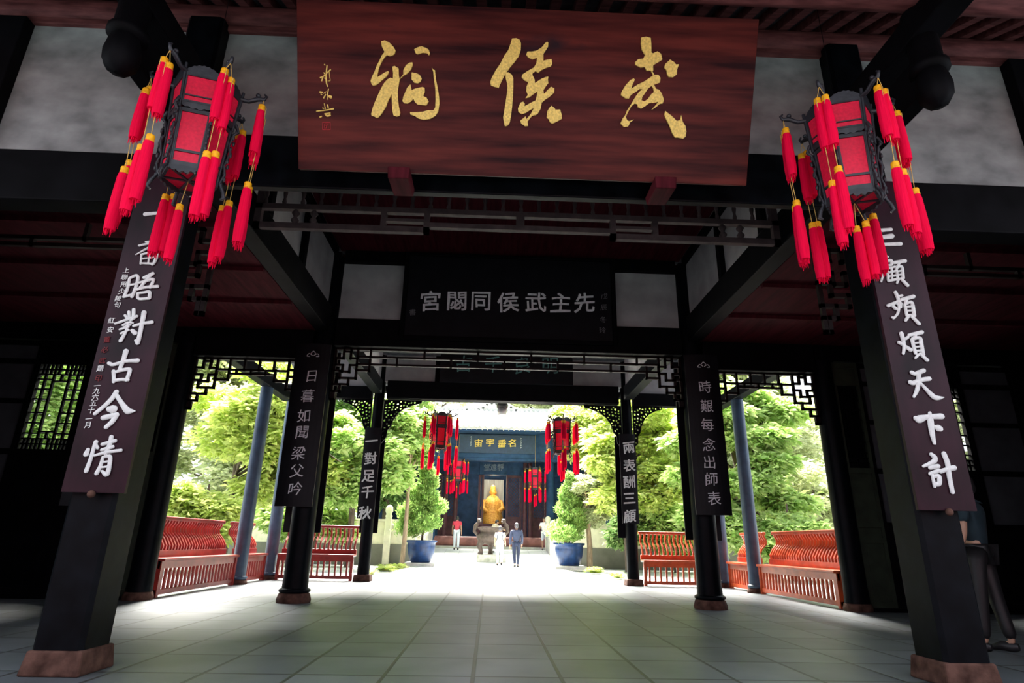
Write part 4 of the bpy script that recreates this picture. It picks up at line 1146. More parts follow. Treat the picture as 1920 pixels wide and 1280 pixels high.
def crown_points(blobs, per, m, leaf, droop=.2, shell=.55):
    """whorls of leaves in a set of ellipsoids (cx, cy, cz, rx, ry, rz, weight)"""
    P, D, Z = [], [], []
    for cx, cy, cz, rx, ry, rz, wt in blobs:
        n = int(per * wt)
        q = RNG.normal(0, 1, (n, 3))
        q /= np.linalg.norm(q, axis=1, keepdims=True)
        r = (shell + (1 - shell) * RNG.random((n, 1))) * (.75 + .3 * RNG.random((n, 1)))
        c = q * r * np.array([rx, ry, rz]) + np.array([cx, cy, cz])
        for j in range(m):
            a = 2 * pi * j / m + RNG.random(n) * 1.2
            el = RNG.uniform(-.35, .55, n) - droop
            d = np.stack([np.cos(a) * np.cos(el), np.sin(a) * np.cos(el), np.sin(el)], 1) + q * .35
            P.append(c + RNG.normal(0, leaf * .25, (n, 3)))
            D.append(d)
            Z.append(leaf * RNG.uniform(.65, 1.2, n))
    return np.vstack(P), np.vstack(D), np.concatenate(Z)

def tree(name, label, x, y, h, blobs, leaf, material, per=220, m=6, trunk_r=.16, bark='bark', z0=-.05, group=None, lean=(0, 0), wid=.45, limbs=True):
    t = thing(name, label, 'tree', (x, y, z0), group)
    rr = random.Random(int(x * 31 + y * 7))
    b = MB()
    top = Vector((x + lean[0], y + lean[1], z0 + h))
    base = Vector((x, y, z0))
    pts = [base.lerp(top, f) + Vector((rr.uniform(-.07, .07) * h * .15, rr.uniform(-.07, .07) * h * .15, 0)) * (f > 0) for f in (0, .25, .5, .75, 1)]
    b.tube(pts, [trunk_r * 1.15, trunk_r, trunk_r * .8, trunk_r * .6, trunk_r * .3], 10)
    b.build('trunk', bark, t)
    if limbs:
        lb = MB()
        for bl in blobs:
            e = Vector(bl[:3])
            f = max(.15, min(.85, (e.z - z0) / h * .75))
            i = min(3, int(f * 4))
            s = pts[i].lerp(pts[i + 1], f * 4 - i)
            mid = s.lerp(e, .5) + Vector((rr.uniform(-.2, .2), rr.uniform(-.2, .2), rr.uniform(0, .3)))
            lb.tube([s, mid, e, e + (e - mid) * .5], [trunk_r * .42, trunk_r * .3, trunk_r * .18, .01], 7)
        lb.build('branches', bark, t)
    P, D, Z = crown_points(blobs, per, m, leaf)
    leaves('foliage', P, D, Z, material, t, wid, (x, y, z0))
    return t

def potted(x, y, label, seed):
    t = thing('potted_tree', label, 'plant', (x, y, 0))
    z = .14
    pr = [(.36, z), (.42, z + .03), (.53, z + .35), (.57, z + .62), (.56, z + .74), (.63, z + .78), (.64, z + .84), (.56, z + .85), (.53, z + .80), (.02, z + .78)]
    MB().lathe(pr, (x, y, 0), 32).build('pot', 'pot', t)
    MB().lathe([(.52, z + .76), (.3, z + .83), (.02, z + .85)], (x, y, 0), 20).build('soil', 'soil', t)
    MB().tube([(x, y, z + .8), (x + .05, y, z + 1.4), (x - .03, y, z + 2.2), (x, y, z + 3.0)], [.05, .045, .03, .01], 8).build('trunk', 'bark', t)
    return t
tp = potted(-3.02, 25.6, 'blue glazed pot with a tall conical evergreen, left of the path', 1)
bl = [(-3.02 + RNG.uniform(-.55, .55) * (1 - f) * 1.2, 25.6 + RNG.uniform(-.5, .5) * (1 - f), 1.45 + 3.1 * f, .62 * (1 - f) + .14, .6 * (1 - f) + .14, .42, 1 - .5 * f) for f in np.linspace(0, 1, 16)]
P, D, Z = crown_points(bl, 520, 5, .13, -.5)
leaves('foliage', P, D + np.array([0, 0, .5]), Z, 'leaf_shrub', tp, .34, (-3.02, 25.6, 0))
tp = potted(2.92, 25.0, 'blue glazed pot with a lower feathery evergreen, right of the path', 2)
bl = [(2.95 + RNG.uniform(-.5, .5) * (1 - f), 25.0 + RNG.uniform(-.5, .5) * (1 - f), 1.30 + 2.1 * f, .66 * (1 - f) + .16, .6 * (1 - f) + .16, .40, 1 - .5 * f) for f in np.linspace(0, 1, 13)]
P, D, Z = crown_points(bl, 480, 5, .13, -.5)
leaves('foliage', P, D + np.array([0, 0, .5]), Z, 'leaf_shrub', tp, .34, (2.92, 25.0, 0))
for x, y, nm in ((-3.02, 25.6, 'left'), (2.92, 25.0, 'right')):
    o = MB().box(x - .62, x + .62, y - .62, y + .62, .0, .135).build('stone_slab', 'stone', bevel=.02)
    tag(o, 'low white stone slab under the blue pot, %s of the path' % nm, 'slab')

# bronze censer on its stone pedestal
cx, cy = -.2, 28.6
zb = .13
o = MB().box(cx - .62, cx + .70, cy - .5, cy + .5, zb - .1, zb + .30).build('stone_pedestal', 'moss', bevel=.03)
tag(o, 'square mossy stone pedestal under the bronze censer on the path', 'pedestal')
zb += .305
t = thing('bronze_censer', 'dull bronze incense censer with three legs and lion handles on the path', 'censer', (cx, cy, zb))
MB().lathe([(.02, zb + 0.413), (.35, zb + 0.430), (.56, zb + 0.533), (.66, zb + 0.705), (.60, zb + 0.860), (.50, zb + 0.912), (.50, zb + 1.032), (.62, zb + 1.084), (.64, zb + 1.170), (.56, zb + 1.178), (.50, zb + 1.049), (.02, zb + 0.989)], (cx, cy, 0), 28).build('bowl', 'bronze', t)
for a in (-150, -30, 90):
    ca, sa = cos(radians(a)), sin(radians(a))
    MB().tube([(cx + .48 * ca, cy + .48 * sa, zb + 0.568), (cx + .60 * ca, cy + .60 * sa, zb + 0.361), (cx + .50 * ca, cy + .50 * sa, zb + 0.155), (cx + .54 * ca, cy + .54 * sa, zb + 0.000)], [.17, .13, .09, .13], 12).build('leg', 'bronze', t)
for s in (-1, 1):
    b = MB()
    b.tube([(cx + s * .60, cy, zb + 0.817), (cx + s * .76, cy, zb + 0.989), (cx + s * .70, cy, zb + 1.247), (cx + s * .60, cy, zb + 1.333)], [.07, .085, .10, .09], 10)
    b.ball((cx + s * .56, cy - .03, zb + 1.445), (.11, .12, .11))
    b.ball((cx + s * .50, cy - .10, zb + 1.410), (.06, .07, .05))
    for q in (-1, 1):
        b.ball((cx + s * .56 + q * .07, cy, zb + 1.522), (.03, .03, .045), 8, 6)
    b.build('lion_handle', 'bronze', t)

# ================================================================ THE FAR HALL
t = thing('temple_hall', 'far temple hall with pale tiled roof, dark lintel and maroon doors across the courtyard', 'building', (0, 35, .6))
FY = 35.0
b = MB()
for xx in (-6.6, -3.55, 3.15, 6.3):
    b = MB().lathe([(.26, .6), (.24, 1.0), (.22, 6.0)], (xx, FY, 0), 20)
    b.build('column', 'hall_hazed', t)
MB().box(-7.6, 7.6, FY - .18, FY + .18, 5.55, 7.05).build('lintel', 'hall_hazed', t)
MB().box(-7.6, 7.6, FY - .26, FY + .26, 5.42, 5.58).build('lower_beam', 'hall_hazed', t, bevel=.02)
MB().box(-7.6, 7.6, FY - .10, FY + .25, .60, .74).build('step', 'stone', t)
MB().tube([(-7.4, FY + .1, .98), (7.4, FY + .1, .98)], .27, 14).build('threshold', 'threshold', t)
# door wall set back
DY = 37.0
xs = [-5.4, -4.1, -2.72, -2.15, -.88, -.62, .62, .88, 2.1, 2.35, 3.6, 5.2]
MB().box(-7.5, 7.5, DY + 3.9, DY + 4.1, .6, 7).build('back_wall', 'hall_hazed', t)
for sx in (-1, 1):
    MB().box(min(sx * 7.4, sx * 7.6), max(sx * 7.4, sx * 7.6), FY + .3, DY + 4.1, .6, 7).build('side_wall', 'hall_hazed', t)
MB().box(-7.5, 7.5, DY - .1, DY + .1, 4.85, 6.9).build('transom', 'hall_hazed', t)
for x0, x1 in ((-3.35, -2.35), (-1.02, -.70), (.66, 1.62), (2.2, 3.1), (-5.4, -4.4), (4.4, 5.4)):
    b = MB()
    b.box(x0, x0 + .12, DY - .12, DY + .12, .6, 4.85)
    b.box(x1 - .12, x1, DY - .12, DY + .12, .6, 4.85)
    for z0, z1 in ((.6, .8), (1.9, 2.02), (2.3, 2.42), (4.7, 4.85)):
        b.box(x0 + .12, x1 - .12, DY - .08, DY + .08, z0, z1)
    b.box(x0 + .12, x1 - .12, DY - .03, DY + .03, .8, 2.3)
    o = b.build('door_leaf', 'hall_maroon', t)
    if x1 - x0 > .5:
        l = MB()
        k = 0
        z = 2.42
        while z < 4.7:
            for q in range(4):
                xx = x0 + .12 + (x1 - x0 - .24) * q / 4
                l.bar((xx, DY - .02, z), (xx + (x1 - x0 - .24) / 4, DY - .02, z + .19), .03, .03)
                l.bar((xx, DY - .02, z + .19), (xx + (x1 - x0 - .24) / 4, DY - .02, z), .03, .03)
            z += .19
        l.build('lattice', 'hall_maroon', o)
for xx in (-2.9, -2.3, 2.05, 1.75):
    MB().tube([(xx, FY + .9, .6), (xx, FY + .9, 5.5)], .13, 12).build('door_post', 'hall_maroon', t)
# roof of half round tile rows
def tiled_roof(x0, x1, ya, za, yb, zb_, pitch=.30):
    b = MB()
    b.hexa([(x0, ya, za), (x1, ya, za), (x1, yb, zb_), (x0, yb, zb_), (x0, ya, za + .08), (x1, ya, za + .08), (x1, yb, zb_ + .08), (x0, yb, zb_ + .08)])
    n = int((x1 - x0) / pitch)
    for i in range(n + 1):
        x = x0 + i * pitch
        pts = [(x, ya - .05, za + .10), (x, ya + (yb - ya) * .4, za + (zb_ - za) * .36 + .08), (x, yb, zb_ + .1)]
        b.tube(pts, .085, 8)
    return b
tiled_roof(-8.2, 8.2, 33.4, 7.02, 39.5, 9.30).build('tile_roof', 'tile', t)
e = MB()
n = int(16.4 / .30)
for i in range(n + 1):
    x = -8.2 + i * .30
    e.lathe([(.09, 0), (.09, .03)], (0, 0, 0), 10) if False else e.tube([(x, 33.30, 7.10), (x, 33.36, 7.10)], .088, 10)
    loop = [(x + .07, 7.10), (x + .23, 7.10), (x + .20, 7.00), (x + .15, 6.93), (x + .10, 7.00)]
    e.prism([loop], lambda u, v, w: (u, 33.36 + w, v), -.02, .02)
e.build('eave_tiles', 'stone', t)
MB().box(-8.2, 8.2, 33.5, 34.2, 6.9, 7.02).build('eave_board', 'hall_hazed', t)
RIDGE_DOTS = [(-2.0, 9.36), (-1.6, 9.35), (-1.26, 9.40), (-.95, 9.52), (-.68, 9.76), (-.36, 9.84), (-.05, 9.82), (.35, 9.76), (.93, 9.61), (1.29, 9.43)]
rb = MB().box(-8.2, 8.2, 39.35, 39.75, 9.2, 9.55)
rb.prism([[(-1.4, 9.5), (-1.0, 9.7), (-.75, 9.98), (-.05, 10.1), (.7, 9.95), (1.1, 9.72), (1.5, 9.5)]], lambda u, v, w: (u, 39.4 + w, v), 0, .3)
rb.build('ridge', 'tile', t)
r = MB()
for i, (px, dz) in enumerate(RIDGE_DOTS):
    r.ball((px, 39.32, dz), (.085, .05, .075), 8, 6)
r.build('ridge_ornament', 'metal_dark', t)

t = thing('plaque', 'blue black plaque with four gold characters under the eave of the far hall', 'plaque', (0, 34.55, 5.9))
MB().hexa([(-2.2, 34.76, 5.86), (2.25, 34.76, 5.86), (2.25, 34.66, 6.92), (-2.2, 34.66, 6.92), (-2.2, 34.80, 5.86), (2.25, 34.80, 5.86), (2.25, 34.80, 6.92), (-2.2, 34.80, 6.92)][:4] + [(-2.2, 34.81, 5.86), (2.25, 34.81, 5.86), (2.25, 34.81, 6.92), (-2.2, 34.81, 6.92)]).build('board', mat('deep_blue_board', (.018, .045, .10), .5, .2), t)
inscribe(t, HALL_SIGN, .48, facing(34.64), 'gold', .022, .03, 1.1)
b = MB()
for i in range(5):
    for xx, z in ((-1.5, 6.75 - i * .12), (1.42, 6.72 - i * .13)):
        b.brush([(xx - .035, z, .012), (xx, z + .01, .02), (xx + .035, z + .015, .012)], facing(34.64), .006)
        b.brush([(xx + .01 * (i % 3 - 1), z + .04, .014), (xx - .01, z - .045, .012)], facing(34.64), .006)
b.build('small_script', 'grey_paint', t)
t = thing('plaque', 'small dark plaque with three dim characters over the doorway of the far hall', 'plaque', (-.13, 36.8, 5.0))
MB().box(-.98, .72, 36.80, 36.86, 4.86, 5.72).build('board', 'hall_hazed', t, bevel=.02)
inscribe(t, [(c, u * .97, v * .965 + .16) for c, u, v in HALL_SMALL], .42, facing(36.79), mat('dim_silver_paint', (.20, .25, .32), .6), .008)

# golden figure in the doorway, with the lamp of its shrine
t = thing('seated_statue', 'golden robed statue glowing inside the doorway of the far hall', 'statue', (-.12, 39.2, .6))
b = MB()
b.lathe([(.62, 2.05), (.66, 2.4), (.55, 2.75), (.60, 3.1), (.52, 3.45), (.30, 3.72), (.15, 3.82)], (-.12, 39.2, 0), 20, wob=lambda a, j: 1 + .07 * cos(7 * a + j))
for s in (-1, 1):
    b.tube([(-.12 + s * .45, 39.2, 3.45), (-.12 + s * .62, 39.05, 3.0), (-.12 + s * .30, 38.7, 2.75)], [.17, .18, .12], 10)
b.build('robe', 'robe', t)
b = MB().ball((-.12, 39.15, 4.0), (.20, .21, .26))
b.ball((-.12, 38.94, 3.98), (.035, .05, .06), 8, 6)
for s in (-1, 1):
    b.ball((-.12 + s * .2, 39.15, 3.98), (.03, .05, .10), 8, 6)
b.build('head', 'robe', t)
MB().lathe([(.20, 4.14), (.17, 4.30), (.10, 4.42), (.02, 4.45)], (-.12, 39.17, 0), 14).build('crown', 'robe', t)
MB().box(-.95, .7, 38.6, 40.0, .6, 2.05).build('altar', 'hall_maroon', t)
ld = bpy.data.lights.new('shrine_lamp', 'POINT')
ld.energy = 45
ld.color = (1, .78, .5)
ld.shadow_soft_size = .2
lo = bpy.data.objects.new('shrine_lamp', ld)
COL.objects.link(lo)
lo.location = (-.12, 38.1, 4.5)
o = MB().box(-.72, .58, 40.3, 40.36, 2.3, 4.9).build('altar_screen', mat('pale_silver_screen', (.5, .58, .6), .4, .3, 3, 0, (12, 1, .3)))
tag(o, 'pale striped screen standing behind the golden statue', 'screen')

# copies of the near lanterns: two under the rear eave, two at the far hall
index_children()
for src, loc, sc, rot, lab, grp in (
        (lantL, (-1.74, 16.9, 4.42), 1.02, 8, 'dark red palace lantern against the leaves, left of the far hall roof', 'pair of rear eave lanterns'),
        (lantR, (1.72, 16.9, 4.36), 1.02, 30, 'dark red palace lantern against the leaves, right of the far hall roof', 'pair of rear eave lanterns'),
        (lantL, (-2.16, 34.2, 5.38), 1.25, 12, 'pinkish red lantern hanging before the far hall, left of its doorway', 'pair of far hall lanterns'),
        (lantR, (2.22, 34.2, 5.0), 1.25, -6, 'pinkish red lantern hanging before the far hall, right of its doorway', 'pair of far hall lanterns')):
    c = copy_tree(src)
    c.location = loc
    c.scale = (sc, sc, sc)
    c.rotation_euler = (0, 0, radians(rot))
    c['label'] = lab
    c['group'] = grp
    for k in [o for o in bpy.data.objects if o.parent == c and o.name.startswith('hanging_cord')]:
        q = MB()
        q.tube([(0, 0, -.07), (0, 0, (5.22 - loc[2] if loc[1] < 30 else 6.9 - loc[2]) / sc)], .005, 6)
        tmp = q.build('hanging_cord', 'cord')
        k.data = tmp.data
        bpy.data.objects.remove(tmp)

# ================================================================ PEOPLE
def skinned(name, joints, edges, rad, material, parent, sub=1, root=0):
    me = bpy.data.meshes.new(name)
    me.from_pydata(joints, edges, [])
    ob = bpy.data.objects.new(name, me)
    COL.objects.link(ob)
    sk = ob.modifiers.new('skin', 'SKIN')
    sk.use_smooth_shade = True
    if not me.skin_vertices:
        me.skin_vertices.new()
    for i, r in enumerate(rad):
        r = r if hasattr(r, '__len__') else (r, r)
        me.skin_vertices[0].data[i].radius = r
        me.skin_vertices[0].data[i].use_root = (i == root)
    sb = ob.modifiers.new('subsurf', 'SUBSURF')
    sb.levels = sub
    sb.render_levels = sub
    dg = bpy.context.evaluated_depsgraph_get()
    m2 = bpy.data.meshes.new_from_object(ob.evaluated_get(dg))
    bpy.data.objects.remove(ob)
    m2.materials.clear()
    m2.materials.append(M[material])
    m2.polygons.foreach_set('use_smooth', [True] * len(m2.polygons))
    o = bpy.data.objects.new(name, m2)
    COL.objects.link(o)
    o.parent = parent
    return o

def rotx(v, a):
    return Vector((v.x, v.y * cos(a) - v.z * sin(a), v.y * sin(a) + v.z * cos(a)))

def person(label, loc, heading, H=1.7, shirt='shirt_white', trouser='trouser_dark', hair='hair', legs=((10, 5), (-12, 15)), arms=((-15, 15), (15, 15)), lean=0, sleeves=False, bag=None, hairlong=False, shorts=False, headdown=0, wide=1.0):
    """figure facing local +y; legs/arms = (swing, bend) degrees for left and right; rotated about z by heading"""
    t = thing('person', label, 'person', (0, 0, 0))
    k = H / 1.7
    la = radians(lean)
    def up(x, y, z):
        """upper body point, leaning about the hips"""
        v = rotx(Vector((x, y, z - .92)), -la)
        return Vector((v.x, v.y, v.z + .92))
    J, E, R = [], [], []
    def j(p, r, link=None):
        J.append(tuple(Vector(p) * k))
        R.append((r[0] * k, r[1] * k) if hasattr(r, '__len__') else r * k)
        if link is not None:
            E.append((link, len(J) - 1))
        return len(J) - 1
    pel = j((0, 0, .95), (.125, .10))
    wai = j(up(0, 0, 1.10), (.120, .09), pel)
    che = j(up(0, 0, 1.30), (.15 * wide, .105), wai)
    nek = j(up(0, .0, 1.44), (.055, .055), che)
    hd = headdown
    hb0 = j(up(0, .012 + .02 * hd, 1.50), (.052, .055), nek)
    h1 = j(up(0, .025 + .05 * hd, 1.565 - .01 * hd), (.070, .085), hb0)
    h2 = j(up(0, .02 + .07 * hd, 1.63 - .02 * hd), (.076, .09), h1)
    h3 = j(up(0, .01 + .08 * hd, 1.685 - .03 * hd), (.05, .06), h2)
    nose = j(up(0, .135 + .07 * hd, 1.585 - .03 * hd), .013, h1)
    ears = [j(up(s * .085, .005 + .06 * hd, 1.60 - .015 * hd), .016, h1) for s in (-1, 1)]
    ap, lp = [], []
    for s, (sw, bd) in zip((-1, 1), arms):
        sh = up(s * .185 * wide, 0, 1.385)
        a = radians(sw)
        d1 = rotx(Vector((s * .16, 0, -1)).normalized(), a + la * .2)
        el = sh + d1 * .29
        d2 = rotx(Vector((s * .06, 0, -1)).normalized(), a + radians(bd) + la * .2)
        wr = el + d2 * .25
        ish = j(sh, .052, che)
        iel = j(el, .040, ish)
        iwr = j(wr, .027, iel)
        pm = wr + d2 * .055
        ipm = j(pm, (.034, .018), iwr)
        side = Vector((0, 1, 0)) if abs(d2.y) < .8 else Vector((0, 0, 1))
        for q, L in zip((-.024, -.008, .008, .024), (.060, .075, .070, .052)):
            f1 = j(pm + d2 * .04 + side * q, .0095, ipm)
            j(pm + d2 * (.04 + L) + side * q * 1.2 - Vector((s * .014, 0, 0)), .0075, f1)
        th = j(pm + d2 * .005 + side * .036 - Vector((s * .012, 0, 0)), .0105, iwr)
        j(pm + d2 * .035 + side * .052 - Vector((s * .02, 0, 0)), .008, th)
        ap.append((sh, el, wr))
    for s, (sw, bd) in zip((-1, 1), legs):
        hp = Vector((s * .095, 0, .92))
        a = radians(sw)
        kn = hp + rotx(Vector((s * .01, 0, -1)), a) * .435
        an = kn + rotx(Vector((0, 0, -1)), a - radians(bd)) * .42
        ihp = j(hp, .085, pel)
        ikn = j(kn, .056, ihp)
        ian = j(an, .036, ikn)
        toe = an + rotx(Vector((0, 1, -.22)), (a - radians(bd)) * .6) * .15
        j(toe, (.036, .024), ian)
        lp.append((hp, kn, an, toe))
    lowest = min(min(l[2].z - .075, l[3].z - .03) for l in lp)
    skinned('body', J, E, R, 'skin', t)
    e = MB()
    for s in (-1, 1):
        c = up(s * .032, .098 + .07 * hd, 1.605 - .02 * hd) * k
        e.ball(c, (.012 * k, .008 * k, .007 * k), 8, 6)
    e.build('eyes', 'shoe', t)
    # shirt
    P = [up(0, .0, .90), up(0, 0, 1.10), up(0, 0, 1.30), up(0, -.005, 1.40), up(0, 0, 1.475)]
    JJ = [tuple(p * k) for p in P]
    EE = [(0, 1), (1, 2), (2, 3), (3, 4)]
    RR = [(.155 * k, .125 * k), (.142 * k, .112 * k), (.172 * wide * k, .125 * k), (.15 * wide * k, .105 * k), (.075 * k, .072 * k)]
    for s, (sh, el, wr) in zip((-1, 1), ap):
        n0 = len(JJ)
        JJ.append(tuple(sh * k))
        RR.append(.072 * k)
        EE.append((2, n0))
        JJ.append(tuple((sh.lerp(el, .62) if not sleeves else el) * k))
        RR.append((.068 if not sleeves else .060) * k)
        EE.append((n0, n0 + 1))
        if sleeves:
            JJ.append(tuple(wr * k))
            RR.append(.045 * k)
            EE.append((n0 + 1, n0 + 2))
    skinned('shirt', JJ, EE, RR, shirt, t)
    JJ, EE, RR = [tuple(Vector((0, 0, .97)) * k)], [], [(.145 * k, .115 * k)]
    for hp, kn, an, toe in lp:
        n0 = len(JJ)
        JJ += [tuple(hp * k), tuple(kn * k)]
        RR += [.108 * k, .080 * k]
        EE += [(0, n0), (n0, n0 + 1)]
        if not shorts:
            JJ.append(tuple((an + Vector((0, 0, .02))) * k))
            RR.append(.062 * k)
            EE.append((n0 + 1, n0 + 2))
    skinned('trousers', JJ, EE, RR, trouser, t)
    for hp, kn, an, toe in lp:
        b = MB()
        b.tube([(an - (toe - an) * .30 + Vector((0, 0, -.045))) * k, (an + Vector((0, 0, -.035))) * k, (an.lerp(toe, .6)) * k, (toe + (toe - an) * .22) * k], [.030 * k, .048 * k, .045 * k, .024 * k], 10)
        b.build('shoe', 'shoe', t)
    b = MB()
    c = up(0, .0 + .07 * hd, 1.645 - .02 * hd) * k
    b.ball(c, (.088 * k, .098 * k, .085 * k), 14, 10)
    c2 = up(0, -.035 + .06 * hd, 1.585 - .01 * hd) * k
    b.ball(c2, (.080 * k, .070 * k, .085 * k), 14, 10)
    if hairlong:
        b.tube([up(0, -.06, 1.62) * k, up(0, -.10, 1.52) * k, up(0, -.10, 1.42) * k, up(0, -.10, 1.32) * k], [.07 * k, .06 * k, .05 * k, .02 * k], 10)
    b.build('hair', hair, t)
    if bag:
        b = MB()
        c = up(0.0, -.17, 1.02) * k
        b.ball(c, (.17 * k, .075 * k, .13 * k), 16, 10)
        b.build('bag', bag, t)
        b = MB()
        for s in (-1, 1):
            b.tube([up(s * .10, -.16, 1.10) * k, up(s * .12, -.13, 1.28) * k, up(s * .11, -.03, 1.46) * k, up(s * .10, .10, 1.38) * k], .014 * k, 6)
        b.build('bag_strap', 'shirt_navy', t)
    t.location = (loc[0], loc[1], loc[2] - lowest * k)
    t.rotation_euler = (0, 0, radians(heading))
    return t
person('man in navy jacket and dark trousers walking away along the path', (.83, 25.4, .012), 8, 1.70, 'shirt_navy', 'trouser_dark', 'grey_hair', legs=((-12, 14), (14, 4)), arms=((-14, 18), (16, 14)), sleeves=True, wide=1.12)
person('woman in white top and pale jeans carrying a bag, walking beside the bronze censer', (.19, 27.0, .012), -4, 1.60, 'shirt_white', 'trouser_pale', 'grey_hair', legs=((12, 4), (-12, 16)), arms=((10, 35), (10, 35)), bag='bag')
person('person in red shirt and white trousers standing at the far hall with head bowed', (-1.98, 32.6, .557), 0, 1.66, 'shirt_red', 'trouser_white', 'hair', legs=((4, 0), (-4, 2)), arms=((6, 20), (2, 12)), headdown=1.0)
person('person in white shirt and shorts facing the viewer at the top of the right parapet', (2.66, 33.35, .60), 172, 1.66, 'shirt_white', 'trouser_white', 'hair', legs=((18, 20), (-4, 4)), arms=((30, 70), (20, 60)), lean=6, shorts=True)
person('person in pale blue shirt half hidden behind the right evergreen, by the parapet', (3.25, 34.1, .60), 150, 1.62, 'shirt_blue', 'trouser_dark', 'hair', legs=((4, 0), (-4, 2)), arms=((6, 12), (4, 12)))
person('person in beige shirt bending over behind the bronze censer', (-.15, 31.6, .46), -60, 1.64, 'shirt_beige', 'trouser_dark', 'hair', legs=((6, 4), (-6, 4)), arms=((50, 20), (50, 20)), lean=22, headdown=.6)
person('man in dark teal shirt standing in deep shade beyond the right near column', (4.92, 6.5, 0), 35, 1.72, 'shirt_teal', 'hair', 'hair', legs=((5, 0), (-5, 3)), arms=((4, 18), (2, 14)), wide=1.08)

# ================================================================ TREES AND PLANTS
def blobs(cx, cy, cz, rx, ry, rz, n, br, seed, flat=.55):
    r = np.random.default_rng(seed)
    out = []
    for _ in range(n):
        q = r.normal(0, 1, 3)
        q /= np.linalg.norm(q)
        q *= r.uniform(.35, 1.0)
        s = br * r.uniform(.7, 1.25)
        out.append((cx + q[0] * rx, cy + q[1] * ry, cz + q[2] * rz, s, s, s * flat, 1))
    return out
# left garden
tree('magnolia_tree', 'large leaved bright tree with dark bare limbs, directly behind the left side benches', -9.6, 22.5, 6.2, blobs(-8.8, 22.3, 4.6, 3.0, 1.8, 2.5, 26, .95, 1), 0.35, 'leaf_bright', 120, 7, .13)
tree('magnolia_tree', 'big green magnolia filling the view between the left corner column and the slim left column', -5.6, 24.2, 5.2, blobs(-5.5, 23.8, 4.0, 2.0, 1.4, 2.4, 22, .85, 2), 0.33, 'leaf_fresh', 120, 7, .12)
tree('broadleaf_tree', 'dense lower shrub like tree just outside the left side bench', -9.2, 19.6, 2.6, blobs(-9.4, 19.8, 1.6, 2.3, 1.0, 1.0, 14, .75, 3), 0.29, 'leaf_bright', 120, 7, .09)
tree('slender_tree', 'slim tan trunk tree rising left of the path beside the left blue pot', -3.62, 24.6, 6.0, blobs(-3.7, 24.7, 5.0, 1.1, 1.0, 2.0, 20, .62, 4), 0.22, 'leaf_fresh', 120, 6, .085, 'bark_tan')
tree('conifer_tree', 'pale grey green tree far behind the left garden', -13.5, 31, 12, blobs(-13, 30, 7.2, 4.5, 2.5, 6.0, 46, 1.4, 5), 0.34, 'leaf_grey', 120, 7, .2)
tree('broadleaf_tree', 'deep green tree at the back of the left garden, behind the magnolias', -8.0, 33, 10.5, blobs(-8.0, 32, 6.6, 4.2, 2.2, 4.6, 36, 1.3, 6), 0.31, 'leaf_deep', 120, 7, .2)
tree('broadleaf_tree', 'tall bright tree left of the far hall roof', -5.6, 31.5, 10.5, blobs(-5.4, 31.0, 7.4, 2.3, 1.6, 3.4, 26, 1.0, 7), 0.27, 'leaf_fresh', 136, 7, .15)
tree('broadleaf_tree', 'spreading tree at the far left edge of the garden beyond the left lattice window', -15.5, 20.5, 7.0, blobs(-15.5, 20.5, 4.2, 3.0, 2.2, 3.2, 26, 1.05, 8), 0.33, 'leaf_fresh', 112, 7, .14)
# right garden
tree('magnolia_tree', 'tree with a thick dark leaning trunk and layered sprays, behind the right side benches', 9.9, 22.5, 6.0, [(8.0, 21.5, 5.6, 1.5, 1.2, .35, 1.2), (9.4, 21.2, 4.7, 1.4, 1.0, .30, 1.2), (7.2, 22.0, 4.6, 1.2, 1.0, .35, 1), (8.6, 21.2, 3.1, 1.6, 1.1, .35, 1.4), (10.2, 21.4, 2.4, 1.1, 1.0, .3, 1), (10.6, 22.4, 5.9, 1.6, 1.4, .5, 1.3), (7.0, 21.6, 3.4, 1.0, .9, .3, .9), (9.0, 22.6, 6.5, 1.8, 1.4, .5, 1.4), (7.6, 21.4, 2.0, 1.3, .9, .4, 1), (9.6, 21.0, 3.8, 1.0, .8, .25, .8)], 0.35, 'leaf_fresh', 264, 8, .22, lean=(-1.3, -.2))
tree('magnolia_tree', 'bright leafy tree filling the view right of the courtyard opening', 5.2, 24.5, 5.5, blobs(5.6, 24.2, 4.3, 1.9, 1.4, 2.5, 24, .85, 12), 0.31, 'leaf_bright', 120, 7, .15)
tree('broadleaf_tree', 'dark glossy shrub like tree beside the right garden wall', 5.6, 25.6, 2.4, blobs(5.2, 25.4, 1.7, 1.3, .7, 1.0, 12, .55, 13), 0.29, 'leaf_deep', 104, 7, .08)
tree('slender_tree', 'tan trunk tree draped with grey foliage beside the right blue pot', 3.72, 24.9, 3.6, blobs(3.75, 25.0, 2.7, .75, .6, 1.0, 16, .42, 14), 0.16, 'leaf_grey', 136, 6, .11, 'bark_tan')
tree('broadleaf_tree', 'bright tree whose branch reaches in front of the far hall from the right', 4.6, 30.5, 9.0, blobs(4.7, 29.5, 6.3, 1.9, 1.5, 3.0, 28, .95, 15), 0.27, 'leaf_bright', 136, 7, .16)
tree('conifer_tree', 'pale grey green tree far behind the right garden', 13.5, 31, 12, blobs(13.5, 30.5, 7.0, 5.0, 2.5, 6.0, 50, 1.4, 16), 0.33, 'leaf_grey', 120, 7, .2)
tree('broadleaf_tree', 'deep green tree at the back of the right garden', 8.0, 33, 10.5, blobs(8.0, 32, 6.6, 4.0, 2.2, 4.6, 34, 1.3, 17), 0.30, 'leaf_deep', 120, 7, .2)
tree('broadleaf_tree', 'spreading tree at the far right edge of the garden beyond the right lattice window', 15.5, 21, 7.5, blobs(15.5, 20.8, 4.4, 3.0, 2.2, 3.4, 26, 1.05, 18), 0.33, 'leaf_grey', 112, 7, .14)
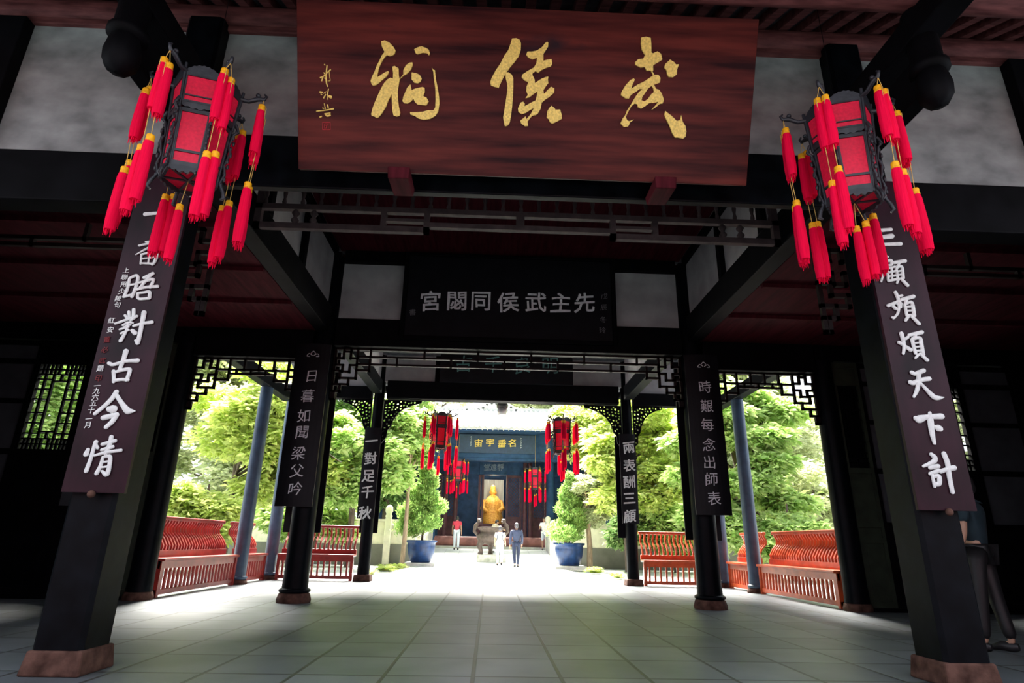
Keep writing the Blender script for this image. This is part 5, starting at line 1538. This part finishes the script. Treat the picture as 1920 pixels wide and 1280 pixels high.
tree('broadleaf_tree', 'dense low shrub like tree just outside the right side bench', 9.6, 20.2, 2.4, blobs(9.3, 20.4, 1.3, 2.2, .9, .8, 12, .7, 19), 0.26, 'leaf_fresh', 120, 7, .09)
tree('conifer_tree', 'pale feathery tree top rising behind the right end of the far hall roof', 5.5, 43, 15, blobs(5.2, 42, 11.5, 4.5, 2.0, 4.0, 26, 1.5, 20), 0.36, 'leaf_grey', 112, 7, .22)
tree('conifer_tree', 'pale feathery tree top rising behind the left end of the far hall roof', -6.0, 43, 15, blobs(-6.0, 42, 11.0, 4.0, 2.0, 4.5, 26, 1.5, 21), 0.36, 'leaf_grey', 112, 7, .22)

for x, y, nm in ((-14.5, 29.3, 'left'), (14.0, 29.3, 'right')):
    tree('broadleaf_tree', 'low deep green thicket tree closing the far %s end of the garden' % nm, x, y, 3.0, blobs(x + (1.5 if x < 0 else -1.5), y, 1.7, 4.2, 1.0, 1.3, 22, 1.1, int(50 + x)), .30, 'leaf_deep', 120, 7, .12)
    s = -1 if x < 0 else 1
    tree('broadleaf_tree', 'low fresh green tree before the garden wall on the %s, seen above the bench back' % nm, s * 7.2, 25.0, 2.2, blobs(s * 7.4, 25.0, 1.7, 2.2, .6, 1.0, 14, .8, 60 + s), .28, 'leaf_fresh', 120, 7, .09)

tree('broadleaf_tree', 'pale dry looking tree at the right end of the garden, beside the black column', 13.2, 25.0, 4.5, blobs(12.8, 25.0, 2.8, 1.8, 1.2, 2.0, 18, .9, 71), .3, 'leaf_grey', 120, 7, .1)

def fern(x, y, z, n, L, label):
    b = []
    D = []
    Z = []
    for i in range(n):
        a = RNG.uniform(0, 2 * pi)
        e0 = RNG.uniform(.5, 1.2)
        for f in np.linspace(.1, 1, 9):
            r = L * f
            p = np.array([x + cos(a) * r * cos(e0) * 1.1, y + sin(a) * r * cos(e0) * 1.1, z + r * sin(e0) - .55 * L * f * f])
            for s in (-1, 1):
                b.append(p)
                D.append([cos(a + s * 1.2), sin(a + s * 1.2), .1])
                Z.append(L * .32 * (1.1 - f))
    o = leaves('fern', np.array(b), np.array(D), np.array(Z), 'leaf_bright', None, .35, (x, y, z))
    tag(o, label, 'fern', 'ferns beside the path')
fern(-3.75, 21.6, -.05, 42, .62, 'bright fern at the foot of the slim tan trunk, left of the path')
fern(-3.85, 19.2, -.05, 34, .45, 'low bright fern nearest the hall floor, left of the path')
fern(-3.55, 23.4, -.05, 40, .55, 'bright fern tuft right in front of the left blue pot')
fern(3.55, 22.6, -.05, 40, .60, 'bright fern at the foot of the right tan trunk')
fern(3.75, 19.6, -.04, 60, .48, 'low bright fern nearest the hall floor, right of the path')
